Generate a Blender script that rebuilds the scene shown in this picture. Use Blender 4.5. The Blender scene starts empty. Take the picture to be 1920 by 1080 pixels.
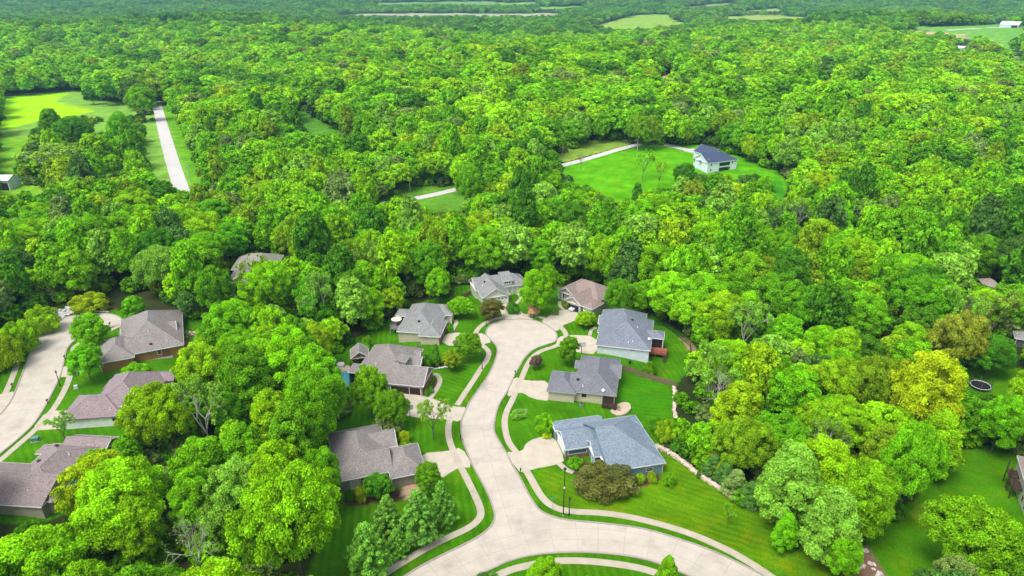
import bpy, bmesh, math, random
import numpy as np
from mathutils import Vector, Matrix
from mathutils.geometry import tessellate_polygon
R = math.radians
random.seed(11)
rng = np.random.default_rng(11)
sc = bpy.context.scene
col = sc.collection

# ------------------------------------------------------------------ camera model
CZ, PITCH, FPX = 100.0, R(24.2), 1300.0
SP, CP = math.sin(PITCH), math.cos(PITCH)


def rays(px, py):
    a = (np.asarray(px, float) - 960.0) / FPX
    b = (540.0 - np.asarray(py, float)) / FPX
    return np.stack([a, CP + b * SP, -SP + b * CP], -1)


def project(p):
    p = np.asarray(p, float)
    y, z = p[..., 1], p[..., 2] - CZ
    d = y * CP - z * SP
    u = y * SP + z * CP
    d = np.maximum(d, 1e-3)
    return 960 + FPX * p[..., 0] / d, 540 - FPX * u / d, d


def P(px, py, z=0.0):
    r = rays(px, py)
    t = (z - CZ) / r[..., 2]
    return np.array([0, 0, CZ]) + r * t[..., None]


def ss(a, b, x):
    t = np.clip((x - a) / (b - a), 0, 1)
    return t * t * (3 - 2 * t)


# street traces (photo pixels), unprojected on the street plane
WEST = [(620, 1170), (700, 1115), (757, 1080), (780, 1065), (817, 1045), (855, 1027), (895, 1007), (920, 987), (927, 970), (924, 955), (915, 930), (900, 900), (885, 875), (872, 842), (865, 825), (862, 792), (870, 772), (880, 752), (900, 725), (917, 700), (930, 670), (932, 652), (922, 640), (911, 630), (909, 620), (920, 607), (937, 600), (960, 598), (992, 598), (1015, 604), (1035, 614), (1046, 626), (1045, 640), (1027, 646), (1005, 653), (987, 667), (975, 687), (965, 705), (958, 722), (951, 737), (937, 757), (930, 780), (927, 805), (930, 815), (942, 835), (952, 850), (962, 872), (975, 892), (990, 922), (1004, 945), (1013, 957), (1035, 967), (1055, 973), (1085, 976), (1120, 979), (1175, 985), (1217, 992), (1272, 1009), (1320, 1025), (1360, 1042), (1397, 1060), (1430, 1077), (1490, 1110), (1560, 1160)]
INNER = [(780, 1150), (850, 1105), (895, 1080), (930, 1065), (960, 1051), (1010, 1040), (1085, 1036), (1160, 1041), (1210, 1050), (1240, 1060), (1272, 1073), (1300, 1085), (1340, 1110), (1420, 1165)]
LW = [(-70, 850), (0, 777), (20, 752), (35, 715), (50, 677), (62, 640), (71, 617), (92, 602), (120, 594), (155, 589), (190, 586), (215, 589), (227, 595), (234, 603)]
LE = [(234, 603), (228, 608), (212, 613), (185, 620), (155, 630), (135, 642), (125, 657), (122, 675), (115, 705), (100, 735), (85, 765), (65, 795), (50, 810), (25, 832), (0, 852), (-70, 910)]


def chaikin(p, n=2, closed=False):
    p = np.asarray(p, float)
    for _ in range(n):
        if closed:
            q = np.roll(p, -1, 0)
            p = np.stack([p * .75 + q * .25, p * .25 + q * .75], 1).reshape(-1, p.shape[1])
        else:
            a, b = p[:-1], p[1:]
            m = np.stack([a * .75 + b * .25, a * .25 + b * .75], 1).reshape(-1, p.shape[1])
            p = np.concatenate([p[:1], m[1:-1] if len(m) > 2 else m, p[-1:]])
    return p


def W(pts, z=0.0):
    p = np.asarray(pts, float)
    return P(p[:, 0], p[:, 1], z)


CENTER = W([(720, 1150), (830, 1080), (930, 1030), (1085, 1005), (1250, 1030), (1370, 1090), (1480, 1150)])[:, :2]
CENTER2 = W([(960, 1000), (930, 900), (900, 800), (920, 740), (950, 690), (978, 630)])[:, :2]
CENTER3 = W([(-70, 880), (30, 790), (80, 690), (120, 620), (200, 600)])[:, :2]


def seg_dist(x, y, line):
    d = np.full(x.shape, 1e9)
    for (a, b) in zip(line[:-1], line[1:]):
        ab = b - a
        t = np.clip(((x - a[0]) * ab[0] + (y - a[1]) * ab[1]) / (ab @ ab), 0, 1)
        d = np.minimum(d, np.hypot(x - a[0] - t * ab[0], y - a[1] - t * ab[1]))
    return d


def HT(x, y):
    x, y = np.asarray(x, float), np.asarray(y, float)
    d = np.full(x.shape, 1e3)
    near = y < 420
    if near.any():
        dn = np.minimum(np.minimum(seg_dist(x[near], y[near], CENTER), seg_dist(x[near], y[near], CENTER2)), seg_dist(x[near], y[near], CENTER3))
        d[near] = dn
    h = -(1.7 * ss(25, 44, d) + 3.4 * ss(44, 85, d))
    far = ss(300, 480, y)
    roll = 2.5 * np.sin(x / 95 + 1.3) * np.cos(y / 120 + .4) + 3.0 * np.sin((x + .6 * y) / 210) + 4 * np.sin(x / 340 - y / 410 + 2)
    roll = roll * (1 + 1.8 * ss(520, 800, y))
    roll = roll * (1 - ss(1450, 1750, y))
    prof = 5.5 * ss(700, 1250, y) - 17.5 * ss(1380, 1750, y)
    prof = prof + 70 * ss(2450, 4000, y + .12 * np.abs(x)) + 8 * ss(2450, 2900, y) * np.sin(x / 260 + y / 500) + 120 * ss(4200, 8000, y)
    bump = 3.0 * np.exp(-(((x - 105) / 60) ** 2 + ((y - 375) / 70) ** 2))
    return h * (1 - .6 * far) + far * roll + prof + bump


TS = np.geomspace(60, 9500, 900)


def PT(px, py, dz=0.0):
    """photo pixel -> point on the terrain"""
    px = np.atleast_1d(np.asarray(px, float))
    py = np.atleast_1d(np.asarray(py, float))
    r = rays(px, py)
    pts = np.array([0, 0, CZ]) + r[:, None, :] * TS[None, :, None]
    g = pts[..., 2] - HT(pts[..., 0], pts[..., 1]) - dz
    below = g < 0
    i = np.argmax(below, 1)
    i = np.where(below.any(1), i, len(TS) - 1)
    i = np.maximum(i, 1)
    k = np.arange(len(px))
    g0, g1 = g[k, i - 1], g[k, i]
    f = np.clip(g0 / np.maximum(g0 - g1, 1e-9), 0, 1)
    t = TS[i - 1] + (TS[i] - TS[i - 1]) * f
    return np.array([0, 0, CZ]) + r * t[:, None]


def pt(px, py, dz=0.0):
    return PT([px], [py], dz)[0]


def pip(poly, x, y):
    poly = np.asarray(poly, float)
    r = np.zeros(np.shape(x), bool)
    x0, y0 = poly.min(0)
    x1, y1 = poly.max(0)
    m = (x >= x0) & (x <= x1) & (y >= y0) & (y <= y1)
    if not m.any():
        return r
    xs, ys = x[m], y[m]
    c = np.zeros(xs.shape, bool)
    n = len(poly)
    for i in range(n):
        ax, ay = poly[i]
        bx, by = poly[i - 1]
        if ay == by:
            continue
        c ^= ((ay > ys) != (by > ys)) & (xs < (bx - ax) * (ys - ay) / (by - ay) + ax)
    r[m] = c
    return r


# ------------------------------------------------------------------ tags and builders
def tag(o, label=None, cat=None, group=None, kind=None):
    for k, v in (('label', label), ('category', cat), ('group', group), ('kind', kind)):
        if v:
            o[k] = v
    return o


def empty(name, loc=(0, 0, 0), rz=0.0):
    o = bpy.data.objects.new(name, None)
    o.empty_display_size = .5
    col.objects.link(o)
    o.location = loc
    o.rotation_euler = (0, 0, rz)
    return o


def thing(name, label, cat, loc=(0, 0, 0), rz=0.0, group=None):
    return tag(empty(name, loc, rz), label, cat, group)


def copy_tree(o, parent=None):
    c = o.copy()
    col.objects.link(c)
    if parent:
        c.parent = parent
    for ch in [x for x in KIDS.get(o.name, [])]:
        KIDS.setdefault(c.name, []).append(copy_tree(ch, c))
    return c


KIDS = {}


def link(o, parent=None):
    col.objects.link(o)
    if parent is not None:
        o.parent = parent
        KIDS.setdefault(parent.name, []).append(o)
    return o


class MB:
    def __init__(s):
        s.v, s.f, s.m = [], [], []

    def add(s, verts, faces, mi=0):
        b = len(s.v)
        s.v += [tuple(map(float, q)) for q in verts]
        s.f += [tuple(b + i for i in f) for f in faces]
        s.m += [mi] * len(faces)
        return s

    def box(s, x0, x1, y0, y1, z0, z1, mi=0):
        v = [(x0, y0, z0), (x1, y0, z0), (x1, y1, z0), (x0, y1, z0), (x0, y0, z1), (x1, y0, z1), (x1, y1, z1), (x0, y1, z1)]
        return s.add(v, [(3, 2, 1, 0), (4, 5, 6, 7), (0, 1, 5, 4), (1, 2, 6, 5), (2, 3, 7, 6), (3, 0, 4, 7)], mi)

    def slab(s, top, dz, mi=0):
        n = len(top)
        v = [tuple(q) for q in top] + [(q[0], q[1], q[2] - dz) for q in top]
        f = [tuple(range(n)), tuple(range(2 * n - 1, n - 1, -1))] + [(i, n + i, n + (i + 1) % n, (i + 1) % n) for i in range(n)]
        return s.add(v, f, mi)

    def tube(s, pts, rad, n=6, mi=0, cap=True):
        pts = [np.asarray(q, float) for q in pts]
        if not hasattr(rad, '__len__'):
            rad = [rad] * len(pts)
        vs, fs = [], []
        for i, q in enumerate(pts):
            d = pts[min(i + 1, len(pts) - 1)] - pts[max(i - 1, 0)]
            d = d / (np.linalg.norm(d) + 1e-9)
            a = np.cross(d, [0, 0, 1.0] if abs(d[2]) < .9 else [1.0, 0, 0])
            a /= np.linalg.norm(a)
            b = np.cross(d, a)
            for k in range(n):
                t = 2 * math.pi * k / n
                vs.append(q + rad[i] * (math.cos(t) * a + math.sin(t) * b))
        for i in range(len(pts) - 1):
            for k in range(n):
                k2 = (k + 1) % n
                fs.append((i * n + k, i * n + k2, (i + 1) * n + k2, (i + 1) * n + k))
        if cap:
            fs.append(tuple(range(n - 1, -1, -1)))
            fs.append(tuple((len(pts) - 1) * n + k for k in range(n)))
        return s.add(vs, fs, mi)

    def beam(s, a, b, w, h, mi=0):
        """box between a and b (top centre line), width w, height h down"""
        a, b = np.asarray(a, float), np.asarray(b, float)
        d = b - a
        n = np.array([-d[1], d[0], 0])
        n = n / (np.linalg.norm(n) + 1e-9) * w / 2
        return s.slab([a - n, b - n, b + n, a + n], h, mi)

    def lathe(s, prof, n=16, mi=0, c=(0, 0, 0)):
        vs, fs = [], []
        for (r, z) in prof:
            for k in range(n):
                t = 2 * math.pi * k / n
                vs.append((c[0] + r * math.cos(t), c[1] + r * math.sin(t), c[2] + z))
        for i in range(len(prof) - 1):
            for k in range(n):
                k2 = (k + 1) % n
                fs.append((i * n + k, i * n + k2, (i + 1) * n + k2, (i + 1) * n + k))
        fs.append(tuple(range(n - 1, -1, -1)))
        fs.append(tuple((len(prof) - 1) * n + k for k in range(n)))
        return s.add(vs, fs, mi)

    def build(s, name, mats, parent=None, smooth=False):
        me = bpy.data.meshes.new(name)
        me.from_pydata(s.v, [], s.f)
        for m in (mats if isinstance(mats, (list, tuple)) else [mats]):
            me.materials.append(m)
        me.polygons.foreach_set('material_index', s.m)
        if smooth:
            me.polygons.foreach_set('use_smooth', [True] * len(s.f))
        me.update()
        return link(bpy.data.objects.new(name, me), parent)


# ------------------------------------------------------------------ materials
def mat(name):
    m = bpy.data.materials.new(name)
    m.use_nodes = True
    nt = m.node_tree
    nt.nodes.clear()
    out = nt.nodes.new('ShaderNodeOutputMaterial')
    return m, nt, out


def N(nt, t, **kw):
    n = nt.nodes.new(t)
    for k, v in kw.items():
        if k.startswith('i_'):
            n.inputs[k[2:].replace('_', ' ')].default_value = v
        else:
            setattr(n, k, v)
    return n


def noise(nt, vec, scale, detail=3, rough=.55):
    n = N(nt, 'ShaderNodeTexNoise', i_Scale=scale, i_Detail=detail, i_Roughness=rough)
    if vec is not None:
        nt.links.new(vec, n.inputs['Vector'])
    return n.outputs['Fac']


def mathn(nt, op, a, b):
    n = N(nt, 'ShaderNodeMath', operation=op)
    for i, q in enumerate((a, b)):
        if hasattr(q, 'is_linked'):
            nt.links.new(q, n.inputs[i])
        else:
            n.inputs[i].default_value = q
    return n.outputs[0]


def maprange(nt, a, f0, f1, t0, t1):
    n = N(nt, 'ShaderNodeMapRange')
    nt.links.new(a, n.inputs[0])
    for i, q in enumerate((f0, f1, t0, t1)):
        n.inputs[i + 1].default_value = q
    return n.outputs[0]


def scalec(nt, c, f):
    n = N(nt, 'ShaderNodeVectorMath', operation='SCALE')
    if hasattr(c, 'is_linked'):
        nt.links.new(c, n.inputs[0])
    else:
        n.inputs[0].default_value = c[:3]
    nt.links.new(f, n.inputs['Scale'])
    return n.outputs[0]


def mixc(nt, f, a, b):
    n = N(nt, 'ShaderNodeMix', data_type='RGBA')
    ins = [n.inputs[0], n.inputs[6], n.inputs[7]]
    for i, q in enumerate((f, a, b)):
        if hasattr(q, 'is_linked'):
            nt.links.new(q, ins[i])
        elif i == 0:
            ins[i].default_value = q
        else:
            ins[i].default_value = tuple(q[:3]) + (1,)
    return n.outputs[2]


def coords(nt, kind='Object'):
    return N(nt, 'ShaderNodeTexCoord').outputs[kind]


def finish(nt, out, color, rough=.8, spec=.25, metal=0.0, bump=None, bstr=.3, bdist=.05):
    b = N(nt, 'ShaderNodeBsdfPrincipled')
    if hasattr(color, 'is_linked'):
        nt.links.new(color, b.inputs['Base Color'])
    else:
        b.inputs['Base Color'].default_value = tuple(color[:3]) + (1,)
    b.inputs['Roughness'].default_value = rough
    b.inputs['Metallic'].default_value = metal
    b.inputs['Specular IOR Level'].default_value = spec
    if bump is not None:
        bn = N(nt, 'ShaderNodeBump', i_Strength=bstr, i_Distance=bdist)
        nt.links.new(bump, bn.inputs['Height'])
        nt.links.new(bn.outputs[0], b.inputs['Normal'])
    nt.links.new(b.outputs[0], out.inputs['Surface'])


_mc = {}


def paint(name, c, rough=.6, spec=.3, metal=0.0, var=.12, scale=2.0):
    key = ('p', name, c)
    if key not in _mc:
        m, nt, out = mat(name)
        f = maprange(nt, noise(nt, coords(nt), scale, 4), .3, .7, 1 - var, 1 + var)
        finish(nt, out, scalec(nt, c, f), rough, spec, metal)
        _mc[key] = m
    return _mc[key]


def roofmat(c):
    key = ('r', c)
    if key not in _mc:
        m, nt, out = mat('roof_shingle')
        co = coords(nt)
        sep = N(nt, 'ShaderNodeSeparateXYZ')
        nt.links.new(co, sep.inputs[0])
        # courses follow the height, tabs follow the plan
        mp = N(nt, 'ShaderNodeMapping')
        mp.inputs['Scale'].default_value = (1, 1, 1.6)
        nt.links.new(co, mp.inputs[0])
        vo = N(nt, 'ShaderNodeTexVoronoi', i_Scale=4.6)
        nt.links.new(mp.outputs[0], vo.inputs['Vector'])
        tabs = N(nt, 'ShaderNodeSeparateColor')
        nt.links.new(vo.outputs['Color'], tabs.inputs[0])
        a = maprange(nt, tabs.outputs[0], 0, 1, .76, 1.24)
        b = maprange(nt, noise(nt, co, .35, 3), .3, .7, .93, 1.07)
        cst = mathn(nt, 'FRACT', mathn(nt, 'MULTIPLY', sep.outputs[2], 6.5), 0)
        cc = maprange(nt, cst, 0, .25, .86, 1.0)
        st = maprange(nt, noise(nt, co, .9, 5, .7), .60, .78, 1, .86)
        f = mathn(nt, 'MULTIPLY', mathn(nt, 'MULTIPLY', a, b), mathn(nt, 'MULTIPLY', cc, st))
        finish(nt, out, scalec(nt, c, f), .9, .15, bump=tabs.outputs[0], bstr=.5, bdist=.04)
        _mc[key] = m
    return _mc[key]


def siding(c):
    key = ('s', c)
    if key not in _mc:
        m, nt, out = mat('lap_siding')
        co = coords(nt)
        sep = N(nt, 'ShaderNodeSeparateXYZ')
        nt.links.new(co, sep.inputs[0])
        fr = mathn(nt, 'FRACT', mathn(nt, 'MULTIPLY', sep.outputs[2], 5.0), 0)
        lines = maprange(nt, fr, 0, .18, .72, 1.0)
        f = mathn(nt, 'MULTIPLY', lines, maprange(nt, noise(nt, co, .8, 4), .3, .7, .9, 1.08))
        finish(nt, out, scalec(nt, c, f), .65, .3, bump=fr, bstr=.4, bdist=.03)
        _mc[key] = m
    return _mc[key]


def brickmat(c1, c2, name='brick_veneer', sc_=4.0):
    key = ('b', c1, name)
    if key not in _mc:
        m, nt, out = mat(name)
        co = coords(nt)
        vo = N(nt, 'ShaderNodeTexVoronoi', i_Scale=sc_)
        nt.links.new(co, vo.inputs['Vector'])
        s = N(nt, 'ShaderNodeSeparateColor')
        nt.links.new(vo.outputs['Color'], s.inputs[0])
        finish(nt, out, mixc(nt, s.outputs[0], c1, c2), .85, .2, bump=vo.outputs['Distance'], bstr=.5)
        _mc[key] = m
    return _mc[key]


def concrete(c, name, sc_=.5, stain=.2, spots=()):
    m, nt, out = mat(name)
    g = N(nt, 'ShaderNodeNewGeometry').outputs['Position']
    a = maprange(nt, noise(nt, g, sc_, 4), .3, .7, .9, 1.08)
    b = maprange(nt, noise(nt, g, 6, 4), .3, .7, .93, 1.07)
    s = maprange(nt, noise(nt, g, .16, 5, .65), .54, .74, 0, stain)
    s2 = maprange(nt, noise(nt, g, .9, 5, .7), .6, .8, 0, stain)
    f = mathn(nt, 'MULTIPLY', mathn(nt, 'MULTIPLY', a, b), mathn(nt, 'SUBTRACT', 1.0, mathn(nt, 'ADD', s, s2)))
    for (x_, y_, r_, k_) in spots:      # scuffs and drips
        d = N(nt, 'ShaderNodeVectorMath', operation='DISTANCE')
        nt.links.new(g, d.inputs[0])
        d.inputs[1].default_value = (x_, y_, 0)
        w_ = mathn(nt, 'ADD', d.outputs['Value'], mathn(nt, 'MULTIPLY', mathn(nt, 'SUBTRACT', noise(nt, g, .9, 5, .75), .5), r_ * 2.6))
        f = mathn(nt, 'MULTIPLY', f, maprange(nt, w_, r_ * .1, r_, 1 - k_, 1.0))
    finish(nt, out, scalec(nt, c, f), .9, .2, bump=noise(nt, g, 8, 4), bstr=.15)
    return m


WHITE = paint('white_trim', (.72, .72, .70), .5)
BLACK = paint('black_metal', (.02, .02, .022), .45)
DARKB = paint('dark_brown_wood', (.055, .032, .024), .7)
WOODW = paint('weathered_wood', (.19, .13, .09), .85, var=.3, scale=4)
STEEL = paint('grey_steel', (.35, .36, .37), .4, metal=.6)
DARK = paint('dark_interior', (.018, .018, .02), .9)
CREAM = paint('cream_fabric', (.72, .60, .46), .8)
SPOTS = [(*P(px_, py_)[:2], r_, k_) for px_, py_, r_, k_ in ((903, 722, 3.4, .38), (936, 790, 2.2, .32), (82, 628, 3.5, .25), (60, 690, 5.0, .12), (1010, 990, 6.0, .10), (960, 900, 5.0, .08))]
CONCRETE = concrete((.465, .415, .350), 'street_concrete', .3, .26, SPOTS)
WALK = concrete((.42, .37, .29), 'walk_concrete', .5, .14)
DRIVE = concrete((.46, .41, .325), 'drive_concrete', .5, .12)
JOINT = paint('joint_seal', (.34, .295, .25), .9)
KERBM = concrete((.31, .28, .235), 'kerb_concrete', 1.0, .25)
GRAVEL = concrete((.51, .495, .47), 'gravel_lane', 1.2, .22)


def glassmat():
    m, nt, out = mat('window_glass')
    finish(nt, out, (.015, .02, .025), .08, .6)
    return m


GLASS = glassmat()


def leafmat(name, trans=.3):
    m, nt, out = mat(name)
    at = N(nt, 'ShaderNodeAttribute', attribute_type='INSTANCER', attribute_name='tint')
    lv = N(nt, 'ShaderNodeAttribute', attribute_type='GEOMETRY', attribute_name='lv')
    c = scalec(nt, at.outputs['Color'], lv.outputs['Fac'])
    d = N(nt, 'ShaderNodeBsdfDiffuse')
    t = N(nt, 'ShaderNodeBsdfTranslucent')
    nt.links.new(c, d.inputs[0])
    warm = N(nt, 'ShaderNodeVectorMath', operation='MULTIPLY')
    nt.links.new(c, warm.inputs[0])
    warm.inputs[1].default_value = (1.06, 1.05, .6)
    nt.links.new(warm.outputs[0], t.inputs[0])
    mx = N(nt, 'ShaderNodeMixShader')
    mx.inputs[0].default_value = trans
    nt.links.new(d.outputs[0], mx.inputs[1])
    nt.links.new(t.outputs[0], mx.inputs[2])
    nt.links.new(mx.outputs[0], out.inputs[0])
    return m


LEAF = leafmat('leaf', .22)
NEEDLE = leafmat('needle', .12)
BARK = paint('bark', (.14, .115, .085), .9, var=.3, scale=3)
PALEBARK = paint('pale_bark', (.50, .48, .41), .85, var=.25, scale=3)
# ------------------------------------------------------------------ what the ground is made of (traced in photo pixels, laid on the terrain)
LAWN, LAWN2, LAWND = (.046, .166, .003), (.078, .192, .003), (.056, .190, .003)
FIELD, ROUGH, TAN, MEADOW = (.27, .62, .004), (.155, .34, .045), (.42, .33, .20), (.15, .30, .05)
MULCH, DIRT, FLOOR = (.075, .045, .03), (.26, .19, .12), (.030, .045, .014)
# (polygon, colour, mow stripe angle in degrees or None)
ZONES = [
    ([(590, 830), (613, 800), (680, 760), (600, 720), (600, 690), (625, 665), (655, 640), (692, 622), (732, 600), (742, 585), (802, 560), (848, 560), (850, 535), (885, 535), (1000, 530), (1060, 540), (1140, 560), (1215, 585), (1245, 602), (1298, 640), (1315, 668), (1300, 690), (1275, 710), (1265, 740), (1266, 800), (1235, 838), (1260, 852), (1285, 870), (1310, 890), (1340, 910), (1372, 932), (1417, 957), (1440, 967), (1490, 1000), (1550, 1045), (1580, 1080), (1620, 1130), (1500, 1190), (700, 1190), (560, 1150), (600, 1000), (610, 900)], LAWN, 8),
    ([(1045, 875), (1120, 935), (1235, 838), (1260, 852), (1310, 890), (1372, 932), (1440, 967), (1490, 1000), (1560, 1060), (1560, 1110), (1430, 1065), (1272, 995), (1085, 955), (1040, 945), (1000, 880)], LAWN2, 63),
    ([(1160, 690), (1262, 715), (1265, 790), (1215, 790), (1185, 775), (1160, 740)], (.040, .175, .003), 86),
    ([(955, 742), (1000, 750), (1130, 790), (1075, 784), (1030, 815), (985, 830), (960, 800)], LAWN, 20),
    ([(800, 650), (910, 650), (920, 655), (850, 760), (815, 745), (825, 705)], LAWN, 60),
    ([(0, 700), (30, 640), (90, 575), (235, 580), (350, 600), (440, 595), (410, 660), (330, 700), (280, 760), (250, 830), (150, 930), (110, 980), (0, 980), (-80, 980), (-80, 720)], LAWN, 40),
    ([(1660, 1120), (1620, 1007), (1620, 985), (1690, 965), (1745, 890), (1775, 855), (1850, 830), (1930, 845), (2020, 860), (2020, 1130)], LAWND, None),
    ([(1700, 955), (1760, 930), (1790, 960), (1720, 990)], (.13, .27, .012), None),
    ([(1790, 710), (1830, 680), (1900, 690), (1990, 700), (1990, 800), (1900, 790), (1850, 775), (1800, 750)], LAWND, None),
    ([(1050, 315), (1095, 300), (1185, 277), (1215, 270), (1330, 272), (1390, 295), (1422, 307), (1460, 318), (1480, 350), (1465, 380), (1380, 385), (1185, 385), (1142, 378), (1072, 350)], (.080, .31, .004), None),
    ([(1430, 330), (1465, 335), (1475, 375), (1420, 375)], (.05, .25, .01), None),
    ([(690, 382), (767, 340), (860, 330), (880, 345), (900, 400), (800, 405), (720, 392)], (.09, .25, .02), None),
    ([(1040, 280), (1100, 262), (1180, 258), (1185, 272), (1100, 292), (1050, 308)], (.17, .31, .04), None),
    ([(-200, 178), (0, 178), (125, 170), (165, 168), (165, 188), (245, 194), (300, 170), (330, 190), (390, 345), (360, 375), (290, 345), (200, 340), (60, 380), (-200, 400)], ROUGH, None),
    ([(300, 178), (318, 188), (352, 262), (382, 345), (362, 360), (330, 270), (298, 200)], (.10, .30, .012), None),
    ([(-200, 185), (0, 180), (125, 171), (131, 175), (98, 189), (120, 197), (185, 207), (150, 215), (75, 226), (0, 245), (-200, 270)], FIELD, None),
    ([(-200, 262), (60, 252), (80, 290), (110, 330), (115, 365), (0, 376), (-200, 400)], (.14, .36, .02), None),
    ([(545, 203), (567, 203), (600, 225), (648, 250), (640, 260), (585, 257), (570, 238), (552, 218)], (.075, .24, .02), None),
    ([(1212, 134), (1420, 127), (1420, 136), (1340, 146), (1220, 147)], TAN, None),
    ([(1100, 52), (1150, 40), (1190, 27), (1260, 25), (1262, 38), (1300, 44), (1260, 52), (1155, 56)], (.20, .36, .05), None),
    ([(1340, 28), (1540, 28), (1540, 40), (1380, 41)], (.24, .36, .07), None),
    ([(1250, 16), (1380, 2), (1380, 9), (1290, 16)], (.22, .30, .09), None),
    ([(660, -4), (930, -4), (930, 12), (830, 9), (700, 10), (665, 11)], (.13, .28, .08), None),
    ([(1590, 42), (1685, 44), (1800, 43), (2100, 42), (2100, 110), (1900, 107), (1870, 85), (1815, 72), (1760, 62), (1690, 52)], (.12, .32, .05), None),
    ([(1630, 55), (1800, 62), (1820, 74), (1700, 66)], TAN, None),
    ([(1885, 100), (2060, 105), (2060, 130), (1910, 122)], (.12, .30, .03), None),
    ([(925, 3), (1012, 1), (1006, 9), (940, 12)], (.16, .33, .06), None),
    ([(1395, 17), (1470, 14), (1475, 20), (1400, 22)], (.26, .36, .09), None),
    ([(1000, 12), (1090, 8), (1100, 14), (1020, 19)], (.15, .33, .05), None),
    ([(290, 32), (350, 32), (345, 39), (300, 40)], (.10, .26, .05), None),
    ([(560, 23), (1065, 23), (1050, 33), (1010, 38), (960, 40), (880, 40), (700, 38), (610, 31)], (.30, .34, .22), None),
    # beds and bare soil
    ([(640, 930), (670, 920), (700, 935), (745, 915), (770, 915), (775, 935), (700, 945), (650, 950)], MULCH, None),
    ([(748, 912), (800, 902), (810, 925), (760, 938)], (.40, .29, .20), None),
    ([(752, 1005), (765, 1000), (805, 1005), (795, 1018), (765, 1020)], (.22, .13, .07), None),
    ([(1060, 868), (1085, 855), (1125, 880), (1190, 895), (1235, 885), (1240, 903), (1160, 925), (1100, 915)], MULCH, None),
    ([(788, 678), (838, 682), (840, 688), (815, 692), (790, 690)], MULCH, None),
    ([(800, 735), (812, 715), (822, 705), (818, 722), (806, 742)], MULCH, None),
    ([(160, 576), (195, 572), (220, 577), (205, 584), (165, 586)], MULCH, None),
    ([(1570, 1095), (1595, 1045), (1625, 1010), (1660, 1080), (1680, 1120), (1600, 1140)], (.20, .13, .09), None),
    ([(1490, 1000), (1520, 1010), (1545, 1040), (1560, 1060), (1535, 1050)], (.16, .11, .07), None),
    ([(1265, 620), (1310, 655), (1330, 690), (1300, 668)], DIRT, None),
    ([(905, 600), (925, 592), (952, 590), (930, 600)], MULCH, None),
    ([(960, 770), (985, 765), (988, 780), (965, 785)], (.30, .33, .18), None),
]


def axis_grid(a0, a1, lo, hi, grow):
    v = [a0]
    while v[-1] < hi:
        c = v[-1]
        out_ = max(0.0, c - a1, -c + a0) if a1 > a0 else max(0.0, c - a0)
        v.append(c + 1.0 + grow * max(0.0, c - a1))
    w = [a0]
    while w[-1] > lo:
        w.append(w[-1] - 1.0 - grow * max(0.0, a0 - w[-1]))
    return np.array(w[:0:-1] + v)


gx = axis_grid(-150.0, 150.0, -6500, 6500, .02)
gy = axis_grid(78.0, 300.0, 20, 9000, .0135)
GX, GY = np.meshgrid(gx, gy)
GZ = HT(GX, GY)
pts = np.stack([GX, GY, GZ], -1).reshape(-1, 3)
ppx, ppy, pdep = project(pts)
gc = np.tile(np.array(FLOOR, float), (len(pts), 1))
gm = np.zeros(len(pts))
gl = np.zeros(len(pts))
lawn_mask = np.zeros(len(pts), bool)
for poly, c, ang in ZONES:
    pc = chaikin(poly, 1, True)
    m = pip(pc, ppx, ppy) & (pdep > 20)
    gc[m] = c
    big = max(c) > .1
    gl[m] = 1.0 if ang is not None else 0.0
    if ang is not None:
        gm[m] = pts[m, 0] * math.cos(R(ang)) + pts[m, 1] * math.sin(R(ang))
    lawn_mask[m] = True
nx, ny = len(gx), len(gy)
idx = np.arange(nx * ny).reshape(ny, nx)
quads = np.stack([idx[:-1, :-1], idx[:-1, 1:], idx[1:, 1:], idx[1:, :-1]], -1).reshape(-1, 4)


def np_mesh(name, v, quads, mats):
    me = bpy.data.meshes.new(name)
    k = quads.shape[1]
    me.vertices.add(len(v))
    me.vertices.foreach_set('co', np.ascontiguousarray(v, np.float32).ravel())
    me.loops.add(quads.size)
    me.polygons.add(len(quads))
    me.loops.foreach_set('vertex_index', np.ascontiguousarray(quads, np.int32).ravel())
    me.polygons.foreach_set('loop_start', np.arange(0, quads.size, k, dtype=np.int32))
    me.polygons.foreach_set('loop_total', np.full(len(quads), k, np.int32))
    for m in mats:
        me.materials.append(m)
    me.update(calc_edges=True)
    return me


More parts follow.
